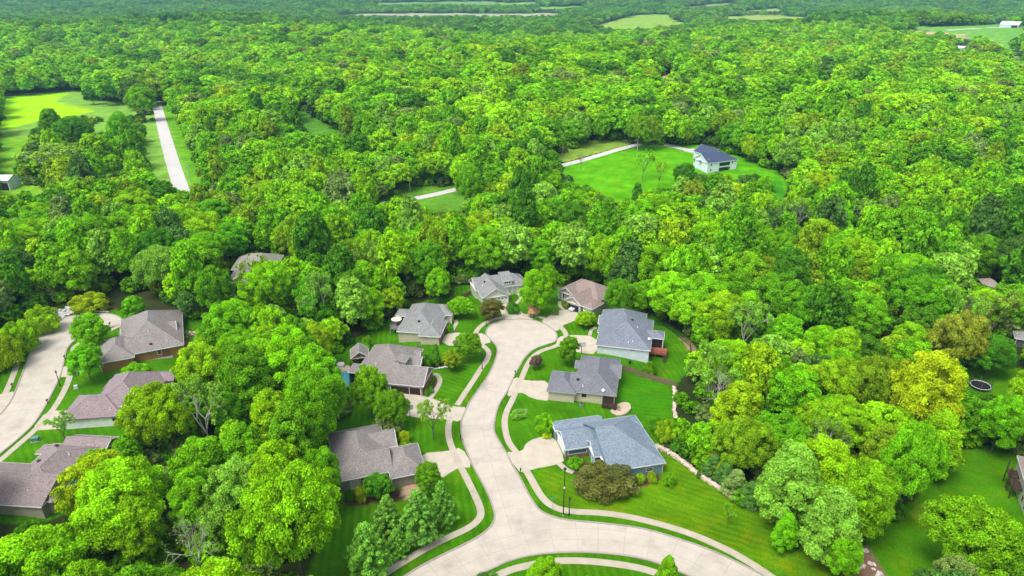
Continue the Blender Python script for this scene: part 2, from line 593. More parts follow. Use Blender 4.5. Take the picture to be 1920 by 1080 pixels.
def ground_mat():
    m, nt, out = mat('ground_cover')
    c = N(nt, 'ShaderNodeAttribute', attribute_name='cover').outputs['Color']
    mo = N(nt, 'ShaderNodeAttribute', attribute_name='mow').outputs['Fac']
    la = N(nt, 'ShaderNodeAttribute', attribute_name='lawn').outputs['Fac']
    g = N(nt, 'ShaderNodeNewGeometry').outputs['Position']
    wob = mathn(nt, 'MULTIPLY', noise(nt, g, .3, 3), 1.1)
    s = mathn(nt, 'SINE', mathn(nt, 'MULTIPLY', mathn(nt, 'ADD', mo, wob), 2 * math.pi / 1.6), 0)
    amp = maprange(nt, noise(nt, g, .06, 2), .4, .62, .03, .15)
    st = mathn(nt, 'ADD', 1.0, mathn(nt, 'MULTIPLY', mathn(nt, 'MULTIPLY', s, la), amp))
    fine = maprange(nt, noise(nt, g, 2.2, 5, .7), .3, .7, .74, 1.26)
    patch = maprange(nt, noise(nt, g, .11, 4, .6), .3, .7, .74, 1.28)
    f = mathn(nt, 'MULTIPLY', st, mathn(nt, 'MULTIPLY', fine, patch))
    yel = N(nt, 'ShaderNodeVectorMath', operation='MULTIPLY')
    nt.links.new(c, yel.inputs[0])
    yel.inputs[1].default_value = (2.1, 1.12, .9)
    yf = maprange(nt, noise(nt, g, .2, 5, .65), .5, .72, 0, .75)
    cc = mixc(nt, yf, c, yel.outputs[0])
    bare = maprange(nt, noise(nt, g, .55, 5, .7), .69, .78, 0, .35)
    cc = mixc(nt, bare, cc, (.17, .15, .06))
    finish(nt, out, scalec(nt, cc, f), .95, .0, bump=noise(nt, g, 3.0, 4, .7), bstr=.5, bdist=.15)
    return m


gme = np_mesh('ground', pts, quads, [ground_mat()])
a = gme.attributes.new('cover', 'FLOAT_COLOR', 'POINT')
a.data.foreach_set('color', np.concatenate([gc, np.ones((len(gc), 1))], 1).astype(np.float32).ravel())
a = gme.attributes.new('mow', 'FLOAT', 'POINT')
a.data.foreach_set('value', gm.astype(np.float32))
a = gme.attributes.new('lawn', 'FLOAT', 'POINT')
a.data.foreach_set('value', gl.astype(np.float32))
gme.polygons.foreach_set('use_smooth', [True] * len(quads))
tag(link(bpy.data.objects.new('ground', gme)), kind='structure')


# ------------------------------------------------------------------ streets, walks, drives
def sheet(name, pts3, z, m, extra=None):
    p = [Vector((q[0], q[1], 0)) for q in pts3]
    tris = tessellate_polygon([p])
    mb = MB()
    mb.add([(q[0], q[1], z) for q in pts3], [tuple(t) for t in tris])
    # keep faces looking up
    fixed = []
    for f in mb.f:
        a_, b_, c_ = (np.array(mb.v[i]) for i in f)
        fixed.append(f if np.cross(b_ - a_, c_ - a_)[2] > 0 else f[::-1])
    mb.f = fixed
    if extra:
        extra(mb)
    o = mb.build(name, m)
    return tag(o, kind='structure')


def offset_line(p, d):
    p = np.asarray(p, float)[:, :2]
    t = np.gradient(p, axis=0)
    t /= np.linalg.norm(t, axis=1, keepdims=True) + 1e-9
    return p + np.stack([-t[:, 1], t[:, 0]], 1) * d


def ribbon(name, line, width, z0, m, terrain=False, thick=.12, parent=None, structure=True):
    a_, b_ = offset_line(line, width / 2), offset_line(line, -width / 2)
    mb = MB()
    k = len(a_)
    za = (HT(a_[:, 0], a_[:, 1]) if terrain else np.zeros(k)) + z0
    zb = (HT(b_[:, 0], b_[:, 1]) if terrain else np.zeros(k)) + z0
    v = [(a_[i, 0], a_[i, 1], za[i]) for i in range(k)] + [(b_[i, 0], b_[i, 1], zb[i]) for i in range(k)]
    v += [(q[0], q[1], q[2] - thick) for q in v]
    f = []
    for i in range(k - 1):
        f += [(k + i, k + i + 1, i + 1, i), (i, i + 1, 2 * k + i + 1, 2 * k + i), (k + i + 1, k + i, 3 * k + i, 3 * k + i + 1)]
    mb.add(v, f)
    o = mb.build(name, m, parent)
    if structure:
        tag(o, kind='structure')
    return o


def dens(line, step=1.0):
    line = np.asarray(line, float)
    out = [line[0]]
    for a_, b_ in zip(line[:-1], line[1:]):
        n = max(1, int(np.linalg.norm(b_ - a_) / step))
        out += [a_ + (b_ - a_) * (i + 1) / n for i in range(n)]
    return np.array(out)


def joints(line, polyxy, halfs, every, z=.026, w=.075):
    """saw-cut joints: across the street, and along it at the given offsets, clipped to its outline"""
    def ex(mb):
        L = dens(line, .8)
        t = np.gradient(L, axis=0)
        t /= np.linalg.norm(t, axis=1, keepdims=True)
        nrm = np.stack([-t[:, 1], t[:, 0]], 1)
        s = np.concatenate([[0], np.cumsum(np.linalg.norm(np.diff(L, axis=0), axis=1))])
        for q in np.arange(every * .5, s[-1], every):
            i = int(np.searchsorted(s, q))
            i = min(i, len(L) - 1)
            segs = L[i] + nrm[i] * np.arange(-16, 16, .25)[:, None]
            ins = pip(polyxy, segs[:, 0], segs[:, 1])
            c = 64
            if not ins[c]:
                continue
            lo = c
            while lo > 0 and ins[lo - 1]:
                lo -= 1
            hi = c
            while hi < len(ins) - 1 and ins[hi + 1]:
                hi += 1
            if (hi - lo) * .25 > 14.5:
                lo, hi = max(lo, c - 28), min(hi, c + 28)
            a_, b_ = segs[lo], segs[hi]
            tt = t[i] * w / 2
            mb.add([(*(a_ - tt), z), (*(a_ + tt), z), (*(b_ + tt), z), (*(b_ - tt), z)], [(0, 3, 2, 1)], 1)
        for off in halfs:
            O = offset_line(L, off)
            ins = pip(polyxy, O[:, 0], O[:, 1])
            for i in range(len(O) - 1):
                if ins[i] and ins[i + 1]:
                    d = O[i + 1] - O[i]
                    n_ = np.array([-d[1], d[0]]) / (np.linalg.norm(d) + 1e-9) * w * .5
                    mb.add([(*(O[i] - n_), z + .002), (*(O[i + 1] - n_), z + .002), (*(O[i + 1] + n_), z + .002), (*(O[i] + n_), z + .002)], [(0, 1, 2, 3)], 1)
    return ex


wl, il = chaikin(W(WEST), 2), chaikin(W(INNER), 2)
street = np.concatenate([wl, il[::-1]])[:, :2]
spine = np.concatenate([dens(chaikin(CENTER2, 2), .8)])
spine2 = dens(chaikin(CENTER, 2), .8)


def all_joints(mb):
    joints(spine2, street, (0, -2.9, 2.9), 4.6)(mb)
    joints(spine, street, (0,), 4.9, z=.031)(mb)


sheet('street', np.c_[street, np.zeros(len(street))], .02, [CONCRETE, JOINT], all_joints)
lwl, lel = chaikin(W(LW), 2), chaikin(W(LE), 2)
street2 = np.concatenate([lwl, lel])[:, :2]
sheet('street', np.c_[street2, np.zeros(len(street2))], .02, [CONCRETE, JOINT], joints(dens(chaikin(CENTER3, 2), .8), street2, (0,), 4.9))
ribbon('kerb', offset_line(wl, -.18), .36, .13, KERBM)
ribbon('kerb', offset_line(il, .18), .36, .13, KERBM)
ribbon('kerb', offset_line(lwl, -.18), .36, .13, KERBM)
ribbon('kerb', offset_line(lel, -.18), .36, .13, KERBM)


def walk(px, width=1.5, m=None, z=.055):
    ribbon('sidewalk', chaikin(W(px), 2), width, z, m or WALK)


walk([(947, 594), (920, 600), (902, 610), (890, 625), (893, 638), (908, 650), (918, 660), (914, 675), (902, 690), (890, 710), (875, 732), (857, 760)])
walk([(845, 782), (841, 795), (840, 815), (847, 840), (862, 872), (875, 897), (890, 927), (902, 955), (901, 972), (880, 990), (842, 1007), (805, 1025), (767, 1047), (730, 1070), (700, 1090), (640, 1125)])
walk([(980, 590), (1000, 592), (1022, 597)])
walk([(1050, 611), (1060, 623), (1062, 632), (1045, 649), (1015, 657), (997, 670), (987, 687), (980, 705), (970, 727), (960, 752), (950, 770), (945, 792), (950, 820), (957, 835), (970, 850)])
walk([(978, 872), (990, 887), (1005, 915), (1020, 938), (1037, 950), (1055, 957), (1085, 960), (1135, 962), (1185, 970), (1235, 982), (1285, 997), (1335, 1017), (1385, 1042), (1425, 1067), (1480, 1105)], 1.6)
walk([(850, 1140), (920, 1085), (960, 1067), (997, 1059), (1035, 1052), (1085, 1051), (1135, 1055), (1185, 1062), (1222, 1071), (1262, 1088), (1330, 1125)], 1.6)
walk([(230, 607), (207, 620), (180, 630), (140, 647), (136, 662), (132, 690), (130, 712), (118, 738), (107, 757), (95, 774), (67, 806), (25, 842), (0, 864), (-60, 905)])
walk([(35, 674), (22, 712), (10, 738)])
walk([(847, 624), (851, 612), (857, 606), (853, 600)], 1.2)
walk([(807, 746), (820, 728), (826, 714), (822, 705), (814, 701)], 1.3)
walk([(1047, 868), (1060, 880), (1075, 886)], 1.3)
walk([(965, 572), (974, 563), (978, 557), (970, 550)], 1.1)
walk([(1058, 582), (1048, 572), (1050, 565)], 1.1)
walk([(1106, 629), (1108, 618), (1118, 614)], 1.1)


def drive(px, z=.04):
    q = W(px)
    sheet('driveway', chaikin(q, 1, True), z, DRIVE)


DRIVES = [
    [(936, 572), (957, 566), (966, 574), (984, 591), (1004, 599), (980, 600), (945, 600), (940, 590)],
    [(1056, 578), (1092, 589), (1078, 602), (1052, 611), (1046, 622), (1034, 616), (1014, 603), (1024, 595)],
    [(1066, 628), (1120, 630), (1120, 665), (1088, 662), (1060, 654), (1042, 648), (1046, 632)],
    [(965, 706), (984, 714), (1033, 714), (1035, 753), (998, 748), (980, 736), (966, 738), (950, 745), (955, 725)],
    [(944, 848), (980, 847), (985, 832), (1002, 822), (1038, 815), (1060, 862), (1048, 871), (997, 880), (978, 889), (962, 870)],
    [(838, 622), (872, 625), (890, 627), (906, 624), (924, 641), (905, 646), (890, 648), (825, 648)],
    [(735, 734), (792, 742), (812, 747), (845, 762), (880, 764), (866, 792), (835, 786), (762, 782), (742, 766)],
    [(788, 850), (842, 846), (866, 838), (888, 877), (860, 877), (842, 888), (827, 898), (785, 880)],
    [(122, 770), (140, 768), (147, 802), (85, 806), (58, 808), (88, 770)],
    [(112, 690), (132, 684), (190, 668), (196, 690), (135, 706), (108, 708)],
    [(-20, 742), (8, 738), (30, 733), (20, 752), (0, 777), (-30, 800)],
]
for d in DRIVES:
    drive(d)
def patio(px, py, c):
    q = chaikin(PT(px, py), 2, True)
    mb = MB()
    z = float(np.max(HT(q[:, 0], q[:, 1]))) + .08
    top = [(v[0], v[1], z) for v in q]
    if sum(top[i - 1][0] * top[i][1] - top[i][0] * top[i - 1][1] for i in range(len(top))) < 0:
        top = top[::-1]
    mb.slab(top, .6)
    tag(mb.build('patio', c), kind='structure')


PATIO = concrete((.47, .38, .28), 'patio_concrete')
patio([1162, 1178, 1184, 1178, 1158, 1140], [756, 757, 766, 778, 782, 770], PATIO)
patio([345, 370, 388, 392, 375, 350], [640, 637, 650, 660, 665, 662], PATIO)

# gravel lanes
def lane(px, w, name='gravel_road'):
    p = chaikin(PT([q[0] for q in px], [q[1] for q in px]), 2)
    ribbon(name, dens(p[:, :2], 3.0), w, .22, GRAVEL, True, .4)


lane([(292, 188), (298, 210), (308, 250), (322, 300), (337, 345), (346, 372)], 7.5)
lane([(296, 190), (300, 183), (312, 178)], 5)
lane([(700, 385), (740, 379), (800, 369), (862, 354), (930, 337), (1000, 322), (1050, 312), (1110, 296), (1190, 272), (1230, 267), (1275, 278), (1310, 287)], 5.0)
lane([(1168, 262), (1200, 268), (1225, 268)], 3.5)
lane([(1290, 281), (1312, 286), (1325, 290)], 8.5, 'gravel_drive')
lane([(1775, 57), (1840, 53)], 8)
lane([(1850, 51), (1878, 52)], 9)
lane([(1880, 107), (1925, 106), (1990, 110)], 9)

# river reaches on the valley floor
def water_mat():
    m, nt, out = mat('river_water')
    finish(nt, out, (.02, .05, .06), .12, .5)
    return m


WM = water_mat()
for poly in ([(690, 29), (742, 29), (738, 35), (700, 35)], [(790, 29), (860, 29), (850, 34), (800, 34)], [(850, 29), (895, 28), (890, 33), (855, 33)], [(940, 29), (980, 28), (985, 34), (940, 36)], [(570, 25.5), (680, 25.5), (660, 28), (600, 28)]):
    q = chaikin(PT([c[0] for c in poly], [c[1] for c in poly]), 2, True)
    sheet('river', q, float(np.max(HT(q[:, 0], q[:, 1]))) + .25, WM)
# ------------------------------------------------------------------ houses
class House:
    def __init__(s, name, label, org, scale, axis, roof_c, wall_c, eave=2.95, z0=0.0, trim=None, pitch=.6, group=None, deep=-5.5):
        s.ox, s.oy, s.sc = org[0], org[1], scale
        s.z0, s.eave, s.pitch, s.deep = z0, eave, pitch, deep
        a, b = s.pw(axis[0], z0 + eave), s.pw(axis[1], z0 + eave)
        s.rz = math.atan2(b[1] - a[1], b[0] - a[0]) - (math.pi / 2 if len(axis) > 2 else 0)
        s.o = np.array([a[0], a[1], z0])
        c, n = math.cos(s.rz), math.sin(s.rz)
        s.M = np.array([[c, n, 0], [-n, c, 0], [0, 0, 1.0]])  # world -> local
        s.root = thing(name, label, 'house', tuple(s.o), s.rz, group)
        s.roofm = [roofmat(roof_c), paint('ridge_cap', tuple(min(.9, q * 1.3 + .015) for q in roof_c), .9)]
        s.wallm = siding(wall_c)
        s.trim = trim or WHITE
        s.roof, s.fas, s.wall, s.rects, s.items, s.k = MB(), MB(), MB(), [], [], 0
        s.slopes = []
        s.roof_kids, s.kids = [], []

    def px(s, p):
        return s.ox + p[0] / s.sc, s.oy + p[1] / s.sc

    def pw(s, p, z):
        q = s.px(p)
        return P(q[0], q[1], z)

    def loc(s, w):
        return s.M @ (np.asarray(w, float) - s.o)

    def L(s, p, z=None):
        return s.loc(s.pw(p, s.z0 + (s.eave if z is None else z)))

    def rayl(s, p):
        q = s.px(p)
        return s.M @ (np.array([0, 0, CZ]) - s.o), s.M @ rays(q[0], q[1])

    def wing(s, kind, pts, ridge=None, pitch=None, inset=.42, wall=True, eave=None, hips=(1, 1), wmat=None, wallz=None, ext=None, rake=(1, 1)):
        """kind: H (auto), Hu, Hv = hipped with the ridge along u / v; Gu, Gv = gabled"""
        s.k += 1
        z = (s.eave if eave is None else eave) + .011 * s.k
        p = (pitch or s.pitch) + .004 * (s.k % 5)
        q = np.array([s.L(a, z) for a in pts])
        x0, y0 = q[:, 0].min(), q[:, 1].min()
        x1, y1 = q[:, 0].max(), q[:, 1].max()
        if ext:
            x0, x1, y0, y1 = x0 + ext[0], x1 + ext[1], y0 + ext[2], y1 + ext[3]
        if ridge is not None:   # front eave known: find the depth that puts the ridge where it is seen
            o, d = s.rayl(ridge)
            if kind[1:] == 'u':
                # z + p*w at y0 + w
                t = (z - p * y0 + p * o[1] - o[2]) / (d[2] - p * d[1])
                w = (o + d * t)[1] - y0
                y1 = y0 + 2 * max(w, .6)
            else:
                t = (z - p * x0 + p * o[0] - o[2]) / (d[2] - p * d[0])
                w = (o + d * t)[0] - x0
                x1 = x0 + 2 * max(w, .6)
        along = kind[1:] or ('u' if x1 - x0 >= y1 - y0 else 'v')
        T = (lambda a, b, c: (a, b, c)) if along == 'u' else (lambda a, b, c: (b, a, c))
        a0, a1, b0, b1 = (x0, x1, y0, y1) if along == 'u' else (y0, y1, x0, x1)
        half = (b1 - b0) / 2
        m = (b0 + b1) / 2
        rz_ = z + p * half
        gable = kind[0] == 'G'
        h0, h1 = (0, 0) if gable else hips
        hl = min(half, (a1 - a0) / 2 / max(1, h0 + h1) * 1.0) if (h0 or h1) else 0
        hl = min(half, (a1 - a0) / (h0 + h1)) if (h0 + h1) else 0
        r0, r1 = a0 + hl * h0, a1 - hl * h1
        th = .14
        flip = along == 'v'

        def face(poly):
            poly = [T(*c) for c in poly]
            if flip:
                poly = poly[::-1]
            s.roof.slab(poly, th)
        face([(a0, b0, z), (a1, b0, z), (r1, m, rz_), (r0, m, rz_)])
        face([(a1, b1, z), (a0, b1, z), (r0, m, rz_), (r1, m, rz_)])
        if h0:
            face([(a0, b1, z), (a0, b0, z), (r0, m, rz_)])
        if h1:
            face([(a1, b0, z), (a1, b1, z), (r1, m, rz_)])
        cap = lambda a, b: s.roof.tube([T(*a), T(*b)], .085, 5, 1)
        if r1 - r0 > .3:
            cap((r0, m, rz_ + .02), (r1, m, rz_ + .02))
        for hh, a, r in ((h0, a0, r0), (h1, a1, r1)):
            if hh:
                cap((a, b0, z + .02), (r, m, rz_ + .02))
                cap((a, b1, z + .02), (r, m, rz_ + .02))
        # fascia and gutters
        fz0, fz1, g = z - .22, z + .015, .05
        for b, sg in ((b0, -1), (b1, 1)):
            lo, hi = (b - g, b) if sg < 0 else (b, b + g)
            if along == 'u':
                s.fas.box(a0 - g, a1 + g, lo, hi, fz0, fz1)
            else:
                s.fas.box(lo, hi, a0 - g, a1 + g, fz0, fz1)
        for a, sg, hh, rk in ((a0, -1, h0, rake[0]), (a1, 1, h1, rake[1])):
            lo, hi = (a - g, a) if sg < 0 else (a, a + g)
            if hh:
                if along == 'u':
                    s.fas.box(lo, hi, b0, b1, fz0, fz1)
                else:
                    s.fas.box(b0, b1, lo, hi, fz0, fz1)
            else:
                for bb in (b0, b1) if rk else ():
                    s.fas.beam(T(a + sg * .02, bb, z + .03), T(a + sg * .02, m, rz_ + .03), .09, .26)
                if wall:
                    gi = a - sg * (inset + .012 * s.k)
                    zz = z - .1
                    s.wall.add([T(gi, b0 + inset, zz + inset * p), T(gi, b1 - inset, zz + inset * p), T(gi, m, rz_ - .12), T(gi, b0 + inset, zz - .3), T(gi, b1 - inset, zz - .3)], [(3, 4, 1, 2, 0)])
        s.rects.append((x0, x1, y0, y1))
        s.slopes.append((along, a0, a1, b0, b1, z, p, h0, h1))
        # soffit
        if along == 'u':
            s.fas.box(a0 + .02, a1 - .02, b0 + .02, b1 - .02, fz0 + .02, fz0 + .07)
        else:
            s.fas.box(b0 + .02, b1 - .02, a0 + .02, a1 - .02, fz0 + .02, fz0 + .07)
        if wall:
            i = inset + .012 * s.k
            (s.wall if wmat is None else wmat).box(x0 + i, x1 - i, y0 + i, y1 - i, s.deep if wallz is None else wallz, z - .17)
        return (x0, x1, y0, y1, z)

    def roofz(s, x, y):
        best = -1e9
        for (al, a0, a1, b0, b1, z, p, h0, h1) in s.slopes:
            a, b = (x, y) if al == 'u' else (y, x)
            if a0 <= a <= a1 and b0 <= b <= b1:
                d = min(b - b0, b1 - b)
                if h0:
                    d = min(d, a - a0)
                if h1:
                    d = min(d, a1 - a)
                best = max(best, z + p * d)
        return best

    def hit(s, p):
        o, d = s.rayl(p)
        for t in np.arange(80, 420, .05):
            q = o + d * t
            if q[2] < 12 and q[2] <= s.roofz(q[0], q[1]):
                return q
            if q[2] < 0:
                return None
        return None

    def vent(s, p, kind='pipe'):
        q = s.hit(p)
        if q is None:
            return
        mb = MB()
        if kind == 'pipe':
            mb.tube([(q[0], q[1], q[2] - .3), (q[0], q[1], q[2] + .55)], .09, 8)
            mb.lathe([(.2, 0), (.12, .12)], 8, 0, (q[0], q[1], q[2] + .02))
            s.roof_kids.append((mb, 'vent_pipe', WHITE))
        elif kind == 'box':
            mb.box(q[0] - .3, q[0] + .3, q[1] - .3, q[1] + .3, q[2] - .3, q[2] + .22)
            mb.box(q[0] - .36, q[0] + .36, q[1] - .36, q[1] + .36, q[2] + .22, q[2] + .27)
            s.roof_kids.append((mb, 'roof_vent', BLACK))
        else:
            mb.lathe([(.05, 0), (.34, .10), (.40, .20), (.38, .22), (.3, .13)], 14, 0, (0, 0, 0))
            ang = R(50)
            mb.v = [(q[0] + v[0], q[1] + v[1] * math.cos(ang) - v[2] * math.sin(ang), q[2] + .55 + v[1] * math.sin(ang) + v[2] * math.cos(ang)) for v in mb.v]
            mb.tube([(q[0], q[1], q[2] - .1), (q[0], q[1], q[2] + .6)], .04, 6)
            s.roof_kids.append((mb, 'satellite_dish', WHITE))

    def on_plane(s, p, axis, val):
        o, d = s.rayl(p)
        i = 0 if axis == 'u' else 1
        t = (val - o[i]) / d[i]
        return o + d * t

    def _plane(s, wi, side):
        x0, x1, y0, y1 = s.rects[wi]
        i = .42 + .012 * (wi + 1)
        return {'f': ('v', y0 + i, -1), 'b': ('v', y1 - i, 1), 'l': ('u', x0 + i, -1), 'r': ('u', x1 - i, 1)}[side]

    def opening(s, wi, side, p, w, h, name='window', pane=None, frame=None, z=None, grid=1, fw=.1):
        """frame standing proud of a wall, with its pane as a sub-part"""
        ax, val, sg = s._plane(wi, side)
        q = s.on_plane(p, ax, val)
        zc = q[2] if z is None else z
        c = q[0] if ax == 'v' else q[1]
        fr, pn = MB(), MB()

        def bx(mb, a0, a1, z0, z1, d0, d1):
            lo, hi = sorted((val + sg * d0, val + sg * d1))
            if ax == 'v':
                mb.box(a0, a1, lo, hi, z0, z1)
            else:
                mb.box(lo, hi, a0, a1, z0, z1)
        a0, a1, z0, z1 = c - w / 2, c + w / 2, zc - h / 2, zc + h / 2
        bx(fr, a0 - fw, a0, z0 - fw, z1 + fw, -.02, .07)
        bx(fr, a1, a1 + fw, z0 - fw, z1 + fw, -.02, .07)
        bx(fr, a0, a1, z1, z1 + fw, -.02, .068)
        bx(fr, a0, a1, z0 - fw, z0, -.02, .072)
        if grid:
            bx(fr, a0, a1, zc - .025, zc + .025, .0, .055)
        bx(pn, a0, a1, z0, z1, -.02, .035)
        s.kids.append((fr, name, frame or WHITE, [(pn, 'pane' if name == 'window' else 'panel', pane or GLASS)]))

    def garage(s, wi, side, p, w, h=2.15, m=None, frame=None, glazed=False):
        ax, val, sg = s._plane(wi, side)
        q = s.on_plane(p, ax, val)
        c = q[0] if ax == 'v' else q[1]
        fr, pn, gl_ = MB(), MB(), MB()

        def bx(mb, a0, a1, z0, z1, d0, d1):
            lo, hi = sorted((val + sg * d0, val + sg * d1))
            mb.box(a0, a1, lo, hi, z0, z1) if ax == 'v' else mb.box(lo, hi, a0, a1, z0, z1)
        a0, a1 = c - w / 2, c + w / 2
        bx(fr, a0 - .14, a0, 0, h + .14, -.02, .08)
        bx(fr, a1, a1 + .14, 0, h + .14, -.02, .08)
        bx(fr, a0, a1, h, h + .14, -.02, .078)
        for i in range(4):
            bx(pn, a0, a1, i * h / 4 + .012, (i + 1) * h / 4 - .012, -.02, .04)
        kids = [(pn, 'door_panel', m or WHITE)]
        if glazed:
            n = 4
            for i in range(n):
                u = a0 + (i + .5) * w / n
                gl_ = MB()
                bx(gl_, u - w / n * .3, u + w / n * .3, h * .79, h * .94, .02, .055)
                kids.append((gl_, 'door_pane', GLASS))
        s.kids.append((fr, 'garage_door', frame or WHITE, kids))

    def part(s, mb, name, m, kids=()):
        s.kids.append((mb, name, m, list(kids)))

    def finish(s):
        ro = s.roof.build('roof', s.roofm, s.root)
        s.fas.build('fascia', s.trim, s.root)
        s.wall.build('wall', s.wallm, s.root)
        for mb, n, m in s.roof_kids:
            mb.build(n, m, ro)
        for mb, n, m, ks in s.kids:
            o = mb.build(n, m, s.root)
            for k2, n2, m2 in ks:
                k2.build(n2, m2, o)
        return s.root


TAUPE, GREY, BROWNR, SLATE, SLATE2, BLUER, NAVY = (.230, .209, .197), (.225, .228, .222), (.255, .20, .175), (.17, .192, .228), (.155, .16, .18), (.185, .232, .278), (.055, .075, .13)
BEIGE, WHITEW, BROWNW, GREYW, BLUEW, TEALW, PALEG = (.52, .46, .34), (.82, .83, .78), (.31, .16, .06), (.27, .265, .23), (.60, .66, .70), (.19, .30, .33), (.56, .58, .45)
BRICK = brickmat((.30, .13, .09), (.16, .09, .075))
STONE = brickmat((.42, .38, .33), (.20, .18, .16), 'stone_veneer', 2.2)
HOUSES = {}


def post(mb, p, z0, z1, w=.16):
    mb.box(p[0] - w / 2, p[0] + w / 2, p[1] - w / 2, p[1] + w / 2, z0, z1)


def posts(h, name, m, pts, z0, z1, w=.2):
    for q in pts:
        mb = MB()
        post(mb, q, z0, z1, w)
        h.part(mb, name, m)


def railing(h, pts, z0, ht, m, name='railing', step=1.3, fill=True):
    mb = MB()
    for a, b in zip(pts[:-1], pts[1:]):
        a, b = np.array(a, float), np.array(b, float)
        n = max(1, int(np.linalg.norm(b - a) / step))
        for i in range(n + 1):
            post(mb, a + (b - a) * i / n, z0, z0 + ht, .09)
        za = np.array([*a[:2], z0 + ht + .05])
        zb = np.array([*b[:2], z0 + ht + .05])
        mb.beam(za, zb, .1, .07)
        mb.beam(za - [0, 0, ht - .1], zb - [0, 0, ht - .1], .05, .06)
        if fill:
            k = max(2, int(np.linalg.norm(b - a) / .16))
            for i in range(1, k):
                post(mb, a + (b - a) * i / k, z0 + .1, z0 + ht, .03)
    h.part(mb, name, m)


# --- corner house with the pale blue roof
h = House('suburban_house', 'house with pale blue roof and teal siding behind the big bronze shrub on the corner', (1020, 760), 8, ((320, 670), (655, 620)), BLUER, TEALW, group='houses on the curving streets')
h.wing('Hu', [(1830, 860), (1330, 150), (570, 285)], hips=(0, 1), pitch=.52, rake=(0, 0))
h.wing('Gu', [(320, 670), (1100, 553)], ridge=(240, 395), pitch=.56, rake=(1, 0))
h.wing('Gu', [(165, 390), (900, 278)], ridge=(105, 270), pitch=.5, rake=(1, 0))
h.wing('Gu', [(750, 775), (1350, 685)], ridge=(650, 540), pitch=.6, rake=(1, 0))
h.wing('H', [(1480, 312), (1240, 350), (1330, 150)], pitch=.4)
h.wing('H', [(1690, 632), (1430, 318), (1400, 690)], pitch=.38)
h.garage(1, 'l', (255, 580), 4.9)
h.opening(1, 'f', (500, 690), 4.2, 1.0, pane=paint('teal_shingle', (.06, .13, .15), .6), name='gable_panel', grid=0)
bm_ = MB()
x0, x1, y0, y1 = h.rects[1]
bm_.box(x0 + .46, x1 - .5, y0 + .36, y0 + .43, 0, 1.0)
bm_.box(x0 + .3, x0 + .46, y0 + .30, y0 + .6, 0, 2.7)
h.part(bm_, 'brick_skirt', BRICK)
x0, x1, y0, y1 = h.rects[3]
posts(h, 'porch_column', WHITE, [(x0 + .35, y0 + .5), (x0 + .35, y0 + 2.2)], 0, 2.85, .28)
h.opening(0, 'f', (1580, 960), 1.5, .8, frame=WHITE)
mb = MB()
x0, x1, y0, y1 = h.rects[0]
mb.tube([(x1 - .5, y0 + .33, 2.7), (x1 - .5, y0 + .33, -.6), (x1 - .5, y0 - .2, -.8)], .06, 6)
h.part(mb, 'downspout', WHITE)
h.finish()
HOUSES['the pale blue roofed corner house'] = h

# --- beige house with stair and fire pit patio
h = House('suburban_house', 'beige house with dark slate roof and brown deck stair beside the fire pit patio', (1010, 655), 8, ((560, 640), (1165, 705)), SLATE2, BEIGE, group='houses on the curving streets', trim=paint('grey_trim', (.30, .29, .28), .6))
h.wing('Hv', [(525, 637), (1165, 705), (905, 117)], pitch=.55)
h.wing('Hv', [(170, 630), (560, 668), (205, 318)], pitch=.6)
h.wing('Gu', [(440, 628), (900, 676)], ridge=(600, 360), pitch=.55, rake=(0, 0))
h.wing('Gu', [(540, 275), (820, 305)], ridge=(570, 165), pitch=.55, rake=(1, 0))
h.wing('Gu', [(1230, 432), (1050, 412)], ridge=(1250, 238), pitch=.5, rake=(0, 1))
h.vent((590, 455), 'box')
h.vent((663, 560))
h.vent((965, 640), 'dish')
h.opening(0, 'f', (680, 685), 1.0, 1.0, frame=DARKB, grid=0)
h.opening(1, 'f', (1, 1), .01, .01) if False else None
x0, x1, y0, y1 = h.rects[0]
mb = MB()
mb.box(x1 - 3.4, x1 - .6, y0 + .36, y0 + .40, -.2, 2.6)
h.part(mb, 'covered_porch', DARKB)
mb = MB()
mb.box(x1 - 3.4, x1 + .3, y0 - 1.3, y0 + .4, .1, .28)
for q in ((x1 - 3.3, y0 - 1.2), (x1 + .1, y0 - 1.2)):
    post(mb, q, -4, 2.8, .18)
h.part(mb, 'deck', DARKB)
railing(h, [(x1 - 3.35, y0 - 1.25), (x1 - .6, y0 - 1.25)], .28, .95, DARKB)
railing(h, [(x1 + .25, y0 - .2), (x1 + .25, y0 + .4)], .28, .95, DARKB)
mb = MB()
for i in range(11):
    xx = x1 - .5 + i * .33
    zz = .1 - i * .24
    mb.box(xx, xx + .33, y0 - 1.3, y0 - .25, zz - .06, zz)
for yy in (y0 - 1.32, y0 - .23):
    mb.beam((x1 - .5, yy, .16), (x1 + 3.2, yy, -2.5), .07, .3)
    mb.beam((x1 - .5, yy, 1.15), (x1 + 3.2, yy, -1.5), .09, .08)
    for i in range(22):
        xx = x1 - .5 + i * .17
        post(mb, (xx, yy), .1 - (xx - x1 + .5) * .72, 1.1 - (xx - x1 + .5) * .72, .035)
h.part(mb, 'deck_stair', DARKB)
h.finish()
HOUSES['the beige house with the deck stair'] = h

